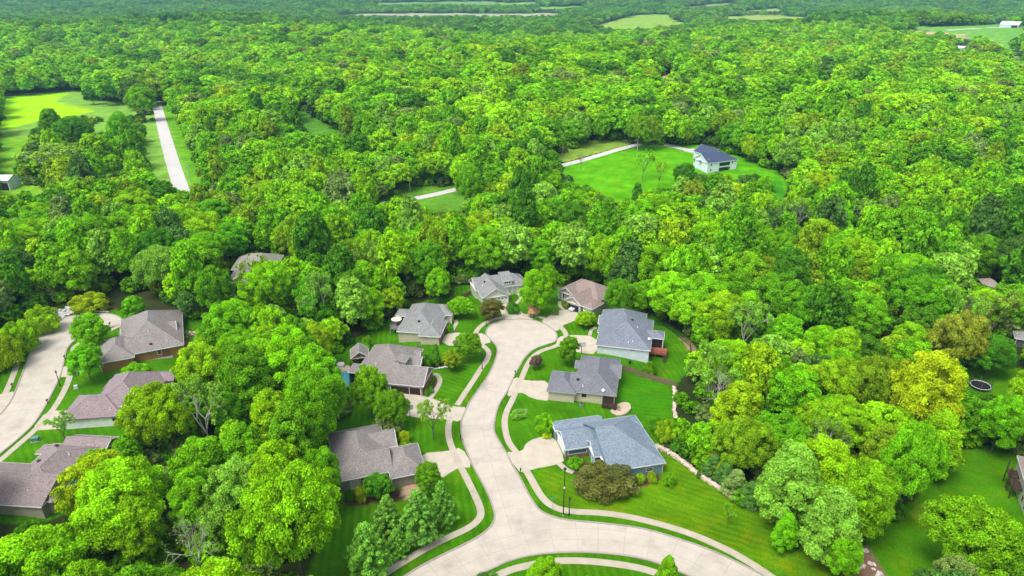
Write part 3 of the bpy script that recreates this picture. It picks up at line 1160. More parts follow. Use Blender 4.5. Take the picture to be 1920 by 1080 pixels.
# --- pale house with blue-grey roof at the bulb
h = House('suburban_house', 'white sided house under a broad blue grey roof with screened porch and red deck', (1090, 560), 8, ((225, 690), (1000, 775)), SLATE, BLUEW, group='houses on the curving streets')
h.wing('Hv', [(215, 690), (1010, 780), (1085, 330)], pitch=.6)
h.wing('Hv', [(242, 500), (962, 420), (655, 197)], pitch=.62)
h.wing('Hu', [(1250, 492), (1232, 607), (860, 560)], pitch=.4, wall=False)
h.wing('H', [(1065, 432), (1058, 500), (860, 500)], pitch=.4)
h.wing('Gu', [(250, 372), (520, 400)], ridge=(300, 250), pitch=.5, rake=(1, 0))
for q in ((705, 660), (770, 645), (840, 432)):
    h.vent(q)
h.vent((765, 322), 'box')
h.vent((1015, 625), 'dish')
h.opening(0, 'f', (770, 768), 1.3, .35, grid=0, frame=WHITE)
x0, x1, y0, y1 = h.rects[2]
mb = MB()
mb.box(x0 + .5, x1 - .35, y0 + .35, y0 + .42, -.3, 2.7)
mb.box(x1 - .42, x1 - .35, y0 + .42, y1 - .4, -.3, 2.7)
h.part(mb, 'porch_screen', BLACK)
posts(h, 'porch_post', WHITE, ((x1 - .3, y0 + .3), (x1 - .3, y1 - .3), (x0 + 2.0, y0 + .3)), -4, 2.8)
a = h.rects[0]
mb = MB()
REDW = paint('red_cedar', (.28, .085, .05), .8, var=.25)
mb.box(a[1] - .3, x1 + 1.2, y0 - 3.6, y0 + .3, -.35, -.15)
for q in ((x1 + 1.0, y0 - 3.4), (a[1] + 1.5, y0 - 3.4), (x1 + 1.0, y0)):
    post(mb, q, -4, -.2, .18)
h.part(mb, 'deck', REDW)
railing(h, [(a[1] + .2, y0 - 3.5), (x1 + 1.15, y0 - 3.5), (x1 + 1.15, y0 + .2)], -.15, .95, DARKB)
mb = MB()
for i in range(9):
    mb.box(x1 + .1, x1 + 1.1, y0 - 3.6 - .33 * (i + 1), y0 - 3.6 - .33 * i, -.45 - .24 * i, -.38 - .24 * i)
h.part(mb, 'deck_stair', DARKB)
h.finish()
HOUSES['the white sided house with the red deck'] = h

# --- grey roof house with the deck umbrella
h = House('suburban_house', 'beige house with plain grey roof and a deck umbrella, beside the bulb of the street', (690, 550), 8, ((425, 572), (755, 592)), GREY, BEIGE, group='houses on the curving streets')
h.wing('Hv', [(425, 572), (700, 165), (1130, 390)], pitch=.6)
h.wing('H', [(755, 632), (1080, 657), (1175, 405)], pitch=.58)
h.wing('H', [(1255, 332), (1200, 170), (900, 250)], pitch=.45)
h.wing('H', [(405, 333), (600, 345), (470, 232)], pitch=.42, wall=False)
h.vent((765, 420), 'box')
h.vent((765, 510))
x0, x1, y0, y1 = h.rects[3]
posts(h, 'porch_post', DARKB, ((x0 + .4, y0 + .4), (x1 - 1, y0 + .4), (x0 + .4, y1 - .4)), -4, 2.8)
DG = paint('grey_deck', (.22, .21, .20), .8, var=.2)
DECK_UMB = h.M.T @ np.array([x0 + 1.0, y0 - 1.8, .6]) + h.o
mb = MB()
mb.box(x0 - .6, x1 + .8, y0 - 4.4, y1 - .4, .4, .6)
for q in ((x0 - .4, y0 - 4.2), (x1 - .6, y0 - 4.2), (x0 - .4, y0)):
    post(mb, q, -4.5, .5, .2)
h.part(mb, 'deck', DG)
railing(h, [(x1 + .2, y0 - 4.35), (x0 - .55, y0 - 4.35), (x0 - .55, y0 + .2)], .6, 1.0, DG)
a = h.rects[1]
mb = MB()
mb.box(a[1] - .47, a[1] - .40, a[2] + .45, a[3] - .45, 0, 2.7)
h.part(mb, 'brick_front', BRICK)
h.garage(1, 'r', (1155, 590), 4.9, m=paint('brown_door', (.12, .055, .04), .6))
b = h.rects[2]
posts(h, 'porch_column', WHITE, [(b[1] - .3, yy) for yy in (b[2] + .5, b[2] + 2.6, b[3] - .5)], 0, 2.8, .3)
h.finish()
HOUSES['the grey roofed house with the deck umbrella'] = h

# --- house with the pool
h = House('suburban_house', 'taupe roofed house with two dark garage doors and a pool behind', (620, 625), 8, ((800, 745), (1385, 800)), TAUPE, GREYW, group='houses on the curving streets')
h.wing('Hv', [(395, 592), (665, 172), (1375, 262)], pitch=.66)
h.wing('Gu', [(800, 745), (1390, 802)], ridge=(1440, 507), pitch=.6, rake=(0, 1))
h.wing('H', [(262, 582), (420, 597), (345, 452)], pitch=.3, wall=False)
h.wing('Gu', [(1345, 490), (1060, 465)], ridge=(1370, 350), pitch=.62, rake=(0, 1))
h.wing('Hv', [(560, 612), (800, 607), (870, 470)], pitch=.6)
h.wing('Gu', [(1330, 370), (1100, 340)], ridge=(1340, 268), pitch=.6, rake=(0, 1))
h.vent((682, 475))
x0, x1, y0, y1 = h.rects[2]
mb = MB()
mb.box(x0 + .5, x1 - .3, y0 + .4, y0 + .46, -.4, 2.75)
h.part(mb, 'porch_screen', BLACK)
posts(h, 'porch_post', DARKB, ((x0 + .35, y0 + .35), (x1 - .4, y0 + .35), (x0 + .35, y1 - .3)), -4, 2.8, .18)
BD = paint('dark_garage', (.035, .018, .016), .55)
h.garage(1, 'f', (1040, 835), 4.9, m=BD)
h.garage(1, 'f', (1265, 860), 2.9, m=BD)
a = h.rects[1]
mb = MB()
mb.box(a[1] - .47, a[1] - .38, a[2] + .45, a[3] - .45, 0, 3.2)
h.part(mb, 'brick_front', BRICK)
mb = MB()
lo = h.rects[3]
mb.box(lo[1] - .43, lo[1] - .36, lo[2] + .6, lo[3] - .6, .2, 2.7)
h.part(mb, 'window_bay', STONE)
# dormer face with dark windows on the front slope
q = h.hit((1090, 470))
mb, pn = MB(), MB()
mb.box(q[0] - 1.6, q[0] + .6, q[1] - .2, q[1] + 3.4, q[2] - .6, q[2] + .75)
for i in range(2):
    pn.box(q[0] + .6, q[0] + .64, q[1] + .3 + i * 1.5, q[1] + 1.3 + i * 1.5, q[2] - .3, q[2] + .6)
h.roof.slab([(q[0] - 2.2, q[1] - .5, q[2] + 1.35), (q[0] + .9, q[1] - .5, q[2] + .78), (q[0] + .9, q[1] + 3.7, q[2] + .78), (q[0] - 2.2, q[1] + 3.7, q[2] + 1.35)], .12)
h.part(mb, 'dormer', paint('grey_white', (.5, .5, .5), .6), [(pn, 'window', GLASS)])
h.finish()
HOUSES['the taupe house with the pool'] = h
POOLH = h

# --- lower taupe house
h = House('suburban_house', 'taupe roofed house with dull green walls above the row of blue green pines', (600, 785), 8, ((270, 945), (1015, 800)), TAUPE, GREYW, group='houses on the curving streets', deep=-4)
h.wing('Hv', [(120, 215), (262, 942), (905, 92)], pitch=.55)
h.wing('Gu', [(272, 947), (640, 873)], ridge=(118, 762), pitch=.5, rake=(1, 0))
h.wing('Gu', [(1160, 406), (760, 480)], ridge=(1115, 163), pitch=.58, rake=(0, 1))
h.wing('Hv', [(1055, 903), (1530, 806), (1462, 360)], pitch=.58)
h.wing('Gu', [(560, 888), (1100, 783)], ridge=(960, 452), pitch=.56, rake=(0, 0))
h.vent((558, 770))
h.vent((590, 128), 'pipe')
h.opening(1, 'f', (640, 925), .75, 1.2, frame=WHITE)
h.opening(1, 'f', (525, 985), 1.7, 2.0, pane=paint('pale_panel', (.42, .46, .42), .7), name='bump_out', grid=0)
mb = MB()
a = h.rects[0]
mb.box(a[0] - 1.6, a[0] + .4, a[2] + 4.5, a[2] + 9.5, -.5, -.3)
h.part(mb, 'deck', REDW)
railing(h, [(a[0] - 1.5, a[2] + 4.6), (a[0] - 1.5, a[2] + 9.4)], -.3, .9, REDW)
h.garage(3, 'r', (1525, 700), 4.9)
h.finish()
HOUSES['the taupe house above the pines'] = h

# --- house with the white garage at the top of the bulb
h = House('suburban_house', 'pale green house with grey roof, white double garage door and white dormer', (860, 490), 8, ((355, 555), (770, 499)), GREY, PALEG, group='houses on the curving streets')
h.wing('Hu', [(150, 288), (975, 262), (640, 392)], pitch=.62, hips=(0, 1))
h.wing('Gv', [(355, 556), (775, 500), (330, 300)], pitch=.6, rake=(1, 0))
h.wing('Gv', [(850, 320), (990, 300), (900, 240)], pitch=.6, rake=(1, 0))
h.garage(1, 'f', (630, 585), 4.9, glazed=True)
h.vent((358, 370))
h.vent((388, 310), 'box')
h.vent((455, 330), 'box') if False else None
q = h.hit((660, 350))
mb, pn = MB(), MB()
mb.box(q[0], q[0] + 3.3, q[1] - .2, q[1] + 3.0, q[2] - 1.2, q[2] + 1.5)
for i in range(3):
    pn.box(q[0] + .65 + i * .75, q[0] + 1.15 + i * .75, q[1] - .25, q[1] - .2, q[2] + .45, q[2] + 1.0)
h.part(mb, 'dormer', WHITE, [(pn, 'window', GLASS)])
h.roof.slab([(q[0] - .4, q[1] - .7, q[2] + 1.52), (q[0] + 3.7, q[1] - .7, q[2] + 1.52), (q[0] + 3.7, q[1] + 4.5, q[2] + 2.9), (q[0] - .4, q[1] + 4.5, q[2] + 2.9)], .14)
h.fas.box(q[0] - .44, q[0] + 3.74, q[1] - .76, q[1] - .70, q[2] + 1.3, q[2] + 1.54)
a = h.rects[0]
posts(h, 'porch_column', WHITE, [(xx, a[2] + .4) for xx in (a[0] + 11.5, a[0] + 13.2, a[0] + 15)], 0, 2.8, .3)
mb = MB()
g = h.rects[1]
mb.box(g[1] - .5, g[1] - .36, g[2] + .34, g[2] + .95, 0, 2.2)
h.part(mb, 'stone_pier', STONE)
mb = MB()
mb.box(g[0] + .36, g[0] + 1.1, g[2] + .36, g[2] + .42, 0, 2.2)
h.part(mb, 'stone_pier', STONE)
h.finish()
HOUSES['the white garage house'] = h

# --- brown roofed house with the open garage
h = House('suburban_house', 'brown roofed house with an open garage and gabled entry at the end of the street', (1010, 500), 8, ((645, 586), (790, 638)), BROWNR, (.42, .38, .30), group='houses on the curving streets')
h.wing('Hu', [(335, 335), (1030, 452), (1050, 330)], ridge=(760, 215), pitch=.55)
h.wing('Gv', [(395, 502), (645, 586), (700, 330)], pitch=.58, rake=(1, 0))
h.wing('Hv', [(640, 586), (790, 638), (985, 543)], pitch=.55)
h.wing('Gv', [(290, 362), (540, 440), (500, 250)], pitch=.58, rake=(1, 0))
x0, x1, y0, y1 = h.rects[1]
mb = MB()
cx = (x0 + x1) / 2
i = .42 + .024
mb.box(cx - 2.35, cx + 2.35, y0 + i - .05, y0 + i - .015, .02, 2.15)  # flat dark panel on the solid wall, shade of the open garage as colour
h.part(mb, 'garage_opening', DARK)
fr = MB()
for a_, b_ in ((cx - 2.6, cx - 2.35), (cx + 2.35, cx + 2.6)):
    fr.box(a_, b_, y0 + i - .1, y0 + i + .1, 0, 2.35)
fr.box(cx - 2.35, cx + 2.35, y0 + i - .1, y0 + i + .1, 2.15, 2.35)
h.part(fr, 'garage_frame', WHITE)
CARPOS = (h.M.T @ np.array([cx, y0 + 1.4, 0]) + h.o, h.rz)
a = h.rects[2]
h.garage(2, 'f', (722, 640), 2.6, glazed=True)
posts(h, 'stone_pier', STONE, [(x0 + .45, y0 + .35), (x1 - .45, y0 + .35)], 0, 1.3, .5)
b = h.rects[3]
posts(h, 'porch_column', WHITE, [(xx, b[2] + .3) for xx in (b[0] + .5, b[0] + 2.0, b[1] - .6)], 0, 2.8, .26)
h.opening(3, 'f', (490, 445), 1.6, 1.3)
h.opening(3, 'f', (370, 430), 1.0, 1.9, frame=WHITE, grid=0)
h.finish()
HOUSES['the brown roofed house with the open garage'] = h

# --- brown walled house on the other street
h = House('suburban_house', 'taupe roofed house with warm brown walls and small dormers', (160, 580), 8, ((735, 665), (1480, 527)), TAUPE, BROWNW, group='houses on the curving streets')
h.wing('Hv', [(500, 437), (1478, 528), (905, 100)], pitch=.62)
h.wing('Hv', [(300, 797), (735, 705), (236, 489)], pitch=.6)
h.wing('Gu', [(600, 692), (1000, 617)], ridge=(600, 430), pitch=.58, rake=(0, 0))
h.wing('Gu', [(1385, 388), (1100, 440)], ridge=(1330, 175), pitch=.5, rake=(0, 1))
h.wing('Gu', [(540, 420), (800, 390)], ridge=(560, 290), pitch=.5, rake=(1, 0))
h.vent((945, 330))
h.vent((1228, 478))
h.vent((983, 522), 'box')
h.opening(0, 'f', (1112, 640), 1.0, 1.25)
h.opening(0, 'f', (1215, 650), 1.9, 1.9, pane=paint('brown_bump', (.20, .10, .035), .7), frame=paint('brown_trim', (.13, .06, .022), .7), name='bump_out', grid=0)
mb = MB()
x0, x1, y0, y1 = h.rects[1]
mb.tube([(x0 + .55, y0 + .36, 2.75), (x0 + .55, y0 + .36, -.2)], .07, 6)
h.part(mb, 'downspout', WHITE)
mb = MB()
x0, x1, y0, y1 = h.rects[0]
mb.box(x0 + 4, x1 - 3.5, y0 + .3, y0 + .55, -4, -.05)
h.part(mb, 'footing', paint('pale_concrete', (.5, .48, .43), .9))
mb = MB()
mb.box(x1 - .2, x1 + 3.2, y0 + 4.0, y0 + 8.5, -.5, -.3)
for q in ((x1 + 3, y0 + 4.2), (x1 + 3, y0 + 8.3)):
    post(mb, q, -4, -.4, .2)
for i in range(9):
    mb.box(x1 + 3.2 + .3 * i, x1 + 3.5 + .3 * i, y0 + 4.2, y0 + 5.4, -.55 - .22 * i, -.48 - .22 * i)
h.part(mb, 'deck', WOODW)
railing(h, [(x1, y0 + 8.4), (x1 + 3.1, y0 + 8.4), (x1 + 3.1, y0 + 5.4)], -.3, .95, WOODW)
h.garage(1, 'l', (270, 640), 4.9)
h.finish()
HOUSES['the brown walled house'] = h

# --- white walled house
h = House('suburban_house', 'taupe roofed house with white siding and one small dark window, half hidden by trees', (120, 680), 8, ((120, 850), (830, 800)), (.245, .195, .20), WHITEW, group='houses on the curving streets', trim=paint('taupe_trim', (.17, .13, .13), .7))
h.wing('Hu', [(120, 850), (865, 800), (222, 492)], pitch=.55)
h.wing('Hv', [(560, 772), (1250, 718), (765, 180)], pitch=.62)
h.wing('Gu', [(1000, 310), (1645, 262)], ridge=(1500, 141), pitch=.5, rake=(0, 1))
h.wing('H', [(655, 384), (850, 375), (692, 250)], pitch=.4)
h.wing('Gu', [(740, 440), (1000, 420)], ridge=(800, 330), pitch=.5, rake=(1, 0))
h.vent((700, 705))
h.vent((890, 725), 'dish')
h.opening(0, 'f', (765, 850), 1.25, .85, frame=WHITE, grid=0)
h.garage(0, 'l', (150, 800), 4.9)
mb = MB()
x0, x1, y0, y1 = h.rects[0]
mb.tube([(x0 + .6, y0 + .36, 2.75), (x0 + .6, y0 + .36, -.2)], .07, 6)
h.part(mb, 'downspout', BLACK)
h.finish()
HOUSES['the white walled house'] = h

# --- big taupe roof in the corner
h = House('suburban_house', 'large taupe roofed house with tan walls beside the turquoise slide', (0, 810), 8, ((225, 1012), (770, 1045)), (.25, .205, .20), (.44, .40, .33), group='houses on the curving streets')
h.wing('Hv', [(350, 575), (775, 1046), (900, 175)], pitch=.5)
h.wing('Gu', [(-700, 1050), (150, 1088), (640, 1110)], ridge=(300, 612), pitch=.45, rake=(0, 0))
h.wing('Gu', [(900, 250), (1578, 288)], ridge=(1740, 108), pitch=.5, rake=(0, 1))
h.wing('H', [(640, 330), (900, 330), (680, 182)], pitch=.4)
h.vent((420, 870))
h.vent((1040, 340))
h.vent((590, 440), 'box')
h.vent((850, 215), 'box')
h.opening(0, 'f', (270, 1085), 1.1, 1.1, grid=0)
h.opening(2, 'r', (1680, 230), .9, 1.3)
h.finish()
HOUSES['the big taupe house in the corner'] = h

# --- house hidden in the trees
h = House('suburban_house', 'cream house with weathered grey roof almost hidden among trees', (400, 465), 8, ((250, 542), (520, 530)), (.27, .25, .22), (.56, .50, .38), group='houses on the curving streets')
h.wing('Hu', [(260, 330), (960, 290), (480, 127)], pitch=.55)
h.wing('Gv', [(250, 542), (560, 530), (330, 320)], pitch=.6, rake=(1, 0))
h.opening(1, 'f', (390, 478), .7, .7, grid=0, frame=DARKB)
x0, x1, y0, y1 = h.rects[1]
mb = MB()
mb.box(x0 + 1, x1 - .8, y0 + .36, y0 + .4, 0, 2.2)  # no recess here: a thin panel coloured dark for the shade inside
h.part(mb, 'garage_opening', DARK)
CARPOS2 = (h.M.T @ np.array([x0 + 3.0, y0 - 2.4, 0]) + h.o, h.rz)
h.finish()
HIDH = h
HOUSES['the cream house hidden in the trees'] = h

# --- white farmhouse beyond the wood
zb = float(pt(1328, 324)[2])
h = House('farmhouse', 'white two storey farmhouse with navy roof standing alone on the far lawn', (1260, 250), 9.56, ((650, 537), (1190, 472)), NAVY, (.70, .76, .82), z0=zb, eave=5.6, deep=-3)
h.wing('Hu', [(650, 537), (1190, 472), (375, 442)], pitch=.55, hips=(0, 1))
h.wing('Gv', [(690, 420), (960, 390), (720, 300)], pitch=.6, ext=(0, 0, 0, 3), rake=(0, 1))
h.wing('Hu', [(820, 512), (1045, 488), (745, 455)], pitch=.25, wall=False, eave=5.3)
h.vent((662, 470))
for p_ in ((708, 565), (695, 660)):
    h.opening(0, 'f', p_, .8, 1.3, frame=WHITE)
for p_ in ((1080, 520), (1030, 618)):
    h.opening(0, 'f', p_, .8, 1.3, frame=WHITE)
h.opening(0, 'f', (1135, 495), 1.0, .6, frame=WHITE, grid=0)
h.opening(0, 'l', (405, 490), .9, 1.6, frame=WHITE)
x0, x1, y0, y1 = h.rects[2]
mb = MB()
mb.box(x0 + .3, x1 - .3, y0 + .2, y1, 2.6, 2.8)
for xx in (x0 + .35, (x0 + x1) / 2, x1 - .35):
    post(mb, (xx, y0 + .3), -2, 5.2, .22)
h.part(mb, 'deck', WHITE)
railing(h, [(x0 + .3, y0 + .3), (x1 - .3, y0 + .3)], 2.8, 1.0, WHITE)
mb = MB()
yw = h.rects[0][2] + .43
mb.box(x0 + .6, x1 - .6, yw - .06, yw - .02, 3.0, 5.0)
mb.box(x0 + .6, x1 - .6, yw - .06, yw - .02, 0.1, 2.3)
h.part(mb, 'patio_door', GLASS)
a = h.rects[0]
mb = MB()
yc = (a[2] + a[3]) / 2
mb.beam((a[0] - .3, yc - 1.2, 5.0), (a[0] - .3, yc, 5.9), 1.0, .12)
mb.beam((a[0] - .3, yc + 1.2, 5.0), (a[0] - .3, yc, 5.9), 1.0, .12)
h.part(mb, 'gable_hood', h.roofm[0])
h.finish()
HOUSES['the white farmhouse'] = h

# --- slices of houses at the picture's right edge, and roofs out in the woods
for (name, lab, org, ax, rc, wc, ws, op, gr) in (
        ('suburban_house', 'grey roofed house with dark screened porch at the edge, above the trampoline', (1880, 620), ((185, 110), (400, 150)), (.26, .25, .255), (.10, .11, .12), [('Hu', [(185, 112), (700, 200), (240, 20)])], None, None),
        ('garden_shed', 'small grey roofed shed at the edge below the trampoline', (1880, 720), ((175, 190), (420, 215)), (.30, .30, .32), (.16, .15, .18), [('H', [(175, 192), (420, 215), (190, 130)])], None, None),
        ('suburban_house', 'pale house with brown roof and rear balcony posts at the edge by the lower lawn', (1860, 840), ((600, 880), (376, 112), 'v'), (.26, .22, .20), (.62, .62, .60), [('Hv', [(600, 880), (1000, 900), (376, 112)])], None, None),
        ('suburban_house', 'tan roofed house nearly swallowed by dense woods', (1835, 515), ((85, 150), (300, 170)), (.33, .27, .23), (.40, .34, .28), [('H', [(85, 160), (330, 185), (130, 75)])], None, None)):
    q_ = (org[0] + ax[0][0] / 8, org[1] + ax[0][1] / 8 + 14)
    zz = float(pt(min(q_[0], 1990), q_[1])[2])
    h = House(name, lab, org, 8, ax, rc, wc, z0=zz, deep=-3, eave=2.9 if 'balcony' not in lab else 5.4)
    if name == 'garden_shed':
        h.root['category'] = 'shed'
    for k_, p_ in ws:
        h.wing(k_, p_)
    x0, x1, y0, y1 = h.rects[0]
    if 'screened' in lab:
        posts(h, 'porch_post', WHITE, [(xx, y0 + .2) for xx in (x0 + .5, x0 + 3.5, x0 + 6.5)], -3, 2.7, .15)
        h.vent((222, 40))
    elif 'balcony' in lab:
        for i_ in range(2):
            mb = MB()
            yy = y1 - 2.0 - i_ * 4.2
            mb.box(x0 - 1.6, x0 + .4, yy - 3.2, yy, 2.6, 2.8)
            post(mb, (x0 - 1.5, yy - 3.1), -3, 5.2, .2)
            post(mb, (x0 - 1.5, yy - .1), -3, 5.2, .2)
            h.part(mb, 'balcony', DARKB)
        for i_ in range(4):
            h.opening(0, 'l', (0, 0), .7, 1.3, z=1.6) if False else None
        for i_ in range(3):
            for zz_ in (1.0, 3.9):
                pn = MB()
                pn.box(x0 + .38, x0 + .43, y0 + 2 + i_ * 2.6, y0 + 2.8 + i_ * 2.6, zz_, zz_ + 1.3)
                h.part(pn, 'window', GLASS)
    else:
        h.opening(0, 'f', ((ax[0][0] + 90), ax[0][1] + 40), .9, 1.0, frame=WHITE)
    h.finish()
    if name == 'suburban_house':
        HOUSES[{'(0.26': 'the grey roofed house by the trampoline', '(0.22': 'the balcony house', '(0.33': 'the tan roof deep in the woods'}[str(rc)[:5]]] = h


def barn(name, label, px0, px1, py, dirv, w, hgt, rc, wc, cat):
    """long simple gabled building between two photo points"""
    a, b = pt(px0, py), pt(px1, py)
    r = thing(name, label, cat, tuple((a + b) / 2), math.atan2(b[1] - a[1], b[0] - a[0]))
    Lh = np.linalg.norm((b - a)[:2]) / 2
    mb = MB()
    mb.box(-Lh, Lh, 0, w, -2, hgt)
    mb.add([(-Lh, 0, hgt), (-Lh, w, hgt), (-Lh, w / 2, hgt + w * .2), (Lh, 0, hgt), (Lh, w, hgt), (Lh, w / 2, hgt + w * .2)], [(0, 2, 1), (3, 4, 5)])
    mb.build('wall', wc, r)
    ro = MB()
    o_ = .35
    ro.slab([(-Lh - o_, -o_, hgt - o_ * .3), (Lh + o_, -o_, hgt - o_ * .3), (Lh + o_, w / 2, hgt + w * .2 + .06), (-Lh - o_, w / 2, hgt + w * .2 + .06)], .12)
    ro.slab([(Lh + o_, w + o_, hgt - o_ * .3), (-Lh - o_, w + o_, hgt - o_ * .3), (-Lh - o_, w / 2, hgt + w * .2 + .06), (Lh + o_, w / 2, hgt + w * .2 + .06)], .12)
    ro.build('roof', rc, r)
    d = MB()
    d.box(Lh * .25, Lh * .9, -.06, -.02, 0, hgt * .75)
    d.build('door', DARK, r)
    return r


METALW = paint('white_metal_roof', (.66, .68, .70), .45)
PALEW = paint('pale_metal_wall', (.55, .62, .66), .5)
barn('farm_shed', 'white metal shed beside the pale branching tree', -22, 20, 357, 0, 9, 5.5, METALW, PALEW, 'shed')
barn('barn', 'long white barn out on the far green field', 1873, 1909, 52, 0, 22, 5, METALW, PALEW, 'barn')
barn('farmhouse', 'small grey roofed farmhouse by the lane below the far barn', 1870, 1884, 105, 0, 11, 4, roofmat((.30, .31, .33)), WHITE, 'house')
barn('farmhouse', 'pale roof glimpsed between treetops below the far field', 1786, 1812, 97, 0, 12, 5, METALW, PALEW, 'house')
# ------------------------------------------------------------------ street furniture and yard things
def facing(p, q):
    return math.atan2(q[1] - p[1], q[0] - p[0])


def street_lamp(px, py, ty, label, arm=True):
    b = pt(px, py)
    lo, hi = 2.0, 14.0
    for _ in range(30):
        m = (lo + hi) / 2
        lo, hi = (m, hi) if project(b + [0, 0, m])[1] > ty else (lo, m)
    H = hi
    r = thing('street_lamp', label, 'street lamp', tuple(b), 0, 'lamps along the streets')
    mb = MB()
    mb.tube([(0, 0, 0), (0, 0, H)], [.13, .075], 10)
    mb.build('pole', BLACK, r)
    mb = MB()
    mb.lathe([(.24, 0), (.24, .12), (.16, .35), (.14, .4)], 12)
    mb.build('base', KERBM if H > 7 else BLACK, r)
    mb = MB()
    if H > 7:
        mb.lathe([(.06, H - .15), (.28, H - .1), (.34, H + .05), (.30, H + .25), (.10, H + .4), (.03, H + .55)], 12)
        mb.build('lamp_head', BLACK, r)
        c = MB()
        c.box(-.14, .14, -.20, -.09, H * .60, H * .60 + .45)
        c.build('sign_plate', WHITE, r)
    else:
        mb.box(-.22, .22, -.22, .22, H, H + .1)
        mb.lathe([(.10, H + .1), (.16, H + .3), (.2, H + .55), (.06, H + .7)], 8)
        mb.build('lamp_head', BLACK, r)
    return r


street_lamp(1056, 967, 880, 'tall black street lamp on the corner beside the curving walk')
street_lamp(1067, 966, 937, 'short lamp post next to the tall one on the corner')
street_lamp(904, 692, 664, 'grey lamp post by the long walk across from the beige house')
street_lamp(113, 724, 699, 'black lamp post on the strip beside the other street')

r = thing('street_sign', 'green street name blades on a thin post at the corner crossing', 'street sign', tuple(pt(1036, 955)))
mb = MB()
mb.tube([(0, 0, 0), (0, 0, 3.1)], .035, 6)
mb.build('pole', STEEL, r)
mb = MB()
mb.box(-.5, .5, -.02, .02, 2.95, 3.2)
mb.box(-.02, .02, -.5, .5, 3.22, 3.45)
mb.build('sign_blade', paint('sign_green', (.01, .30, .22), .4), r)


def mailbox(px, py, label, face=None):
    b = pt(px, py)
    r = thing('mailbox', label, 'mailbox', tuple(b), random.uniform(-.4, .4) + (face or 0), 'mailboxes at the kerb')
    mb = MB()
    mb.box(-.06, .06, -.06, .06, -.2, 1.05)
    mb.box(-.04, .04, -.3, .05, .75, .83)
    mb.build('post', BLACK, r)
    mb = MB()
    n = 8
    top = [(.16 * math.cos(math.pi * i / n), 1.22 + .13 * math.sin(math.pi * i / n)) for i in range(n + 1)]
    prof = top + [(-.16, 1.05), (.16, 1.05)]
    mb.add([(a, -.32, z) for a, z in prof] + [(a, .30, z) for a, z in prof], [tuple(range(len(prof)))[::-1], tuple(range(len(prof), 2 * len(prof)))] + [(i, (i + 1) % len(prof), len(prof) + (i + 1) % len(prof), len(prof) + i) for i in range(len(prof))])
    mb.build('box', BLACK, r)


for q in ((994, 597, 'black mailbox by the plume grass, nearer the white garage'), (1007, 599, 'black mailbox by the plume grass, farther from the white garage'),
          (912, 613, 'black mailbox on the thin grass strip by the bulb'), (966, 703, 'black mailbox at the drive of the beige house'), (976, 888, 'black mailbox at the drive of the corner house'),
          (864, 826, 'black mailbox at the drive of the lower taupe house'), (207, 612, 'black mailbox at the head of the other street'), (122, 674, 'black mailbox across from the golden tree on the other street'),
          (90, 757, 'black mailbox at the drive of the white walled house'), (24, 727, 'black mailbox on the outer side of the other street')):
    mailbox(*q)


def hoop(px, py, ty, label, rz):
    b = pt(px, py)
    r = thing('basketball_hoop', label, 'basketball hoop', tuple(b), rz, 'basketball hoops on the drives')
    mb = MB()
    mb.box(-.09, .09, -.09, .09, 0, 3.0)
    mb.beam((0, 0, 2.95), (0, -1.0, 3.35), .12, .14)
    mb.build('pole', BLACK, r)
    mb = MB()
    mb.box(-.95, .95, -1.06, -1.0, 2.85, 3.95)
    o = mb.build('backboard', paint('clear_board', (.62, .64, .64), .25), r)
    mb = MB()
    mb.tube([(-.97, -1.05, 2.83), (.97, -1.05, 2.83), (.97, -1.05, 3.97), (-.97, -1.05, 3.97), (-.97, -1.05, 2.83)], .045, 6)
    mb.build('board_frame', BLACK, o)
    mb = MB()
    mb.tube([(.24 * math.cos(t), -1.34 + .24 * math.sin(t), 3.05) for t in np.linspace(0, 6.283, 17)], .02, 5)
    mb.build('rim', paint('rim_orange', (.5, .12, .03), .5), r)


hoop(769, 781, 757, 'basketball hoop on the drive of the pool house', .1)
hoop(1090, 662, 640, 'basketball hoop on the drive of the white sided house', .1)


def utility_pole(px, py, ty, label):
    b = pt(px, py)
    H = 0
    lo, hi = 3.0, 20.0
    for _ in range(30):
        m = (lo + hi) / 2
        lo, hi = (m, hi) if project(b + [0, 0, m])[1] > ty else (lo, m)
    r = thing('utility_pole', label, 'utility pole', tuple(b), .4, 'utility poles along the lanes')
    mb = MB()
    mb.tube([(0, 0, -.5), (0, 0, hi)], [.22, .16], 8)
    mb.build('pole', paint('grey_pole', (.45, .42, .37), .85), r)
    mb = MB()
    mb.box(-1.2, 1.2, -.08, .08, hi - .9, hi - .72)
    mb.build('crossarm', paint('grey_pole', (.45, .42, .37), .85), r)


for q in ((769, 360, 330, 'pale utility pole beside the lower gravel lane'), (1195, 283, 259, 'utility pole at the bend of the lane under the olive trees'), (1055, 291, 272, 'utility pole on the rough bank above the lane'), (305, 176, 164, 'utility pole where the gravel road meets the wood'), (357, 342, 306, 'utility pole standing beside the straight gravel road')):
    utility_pole(*q)

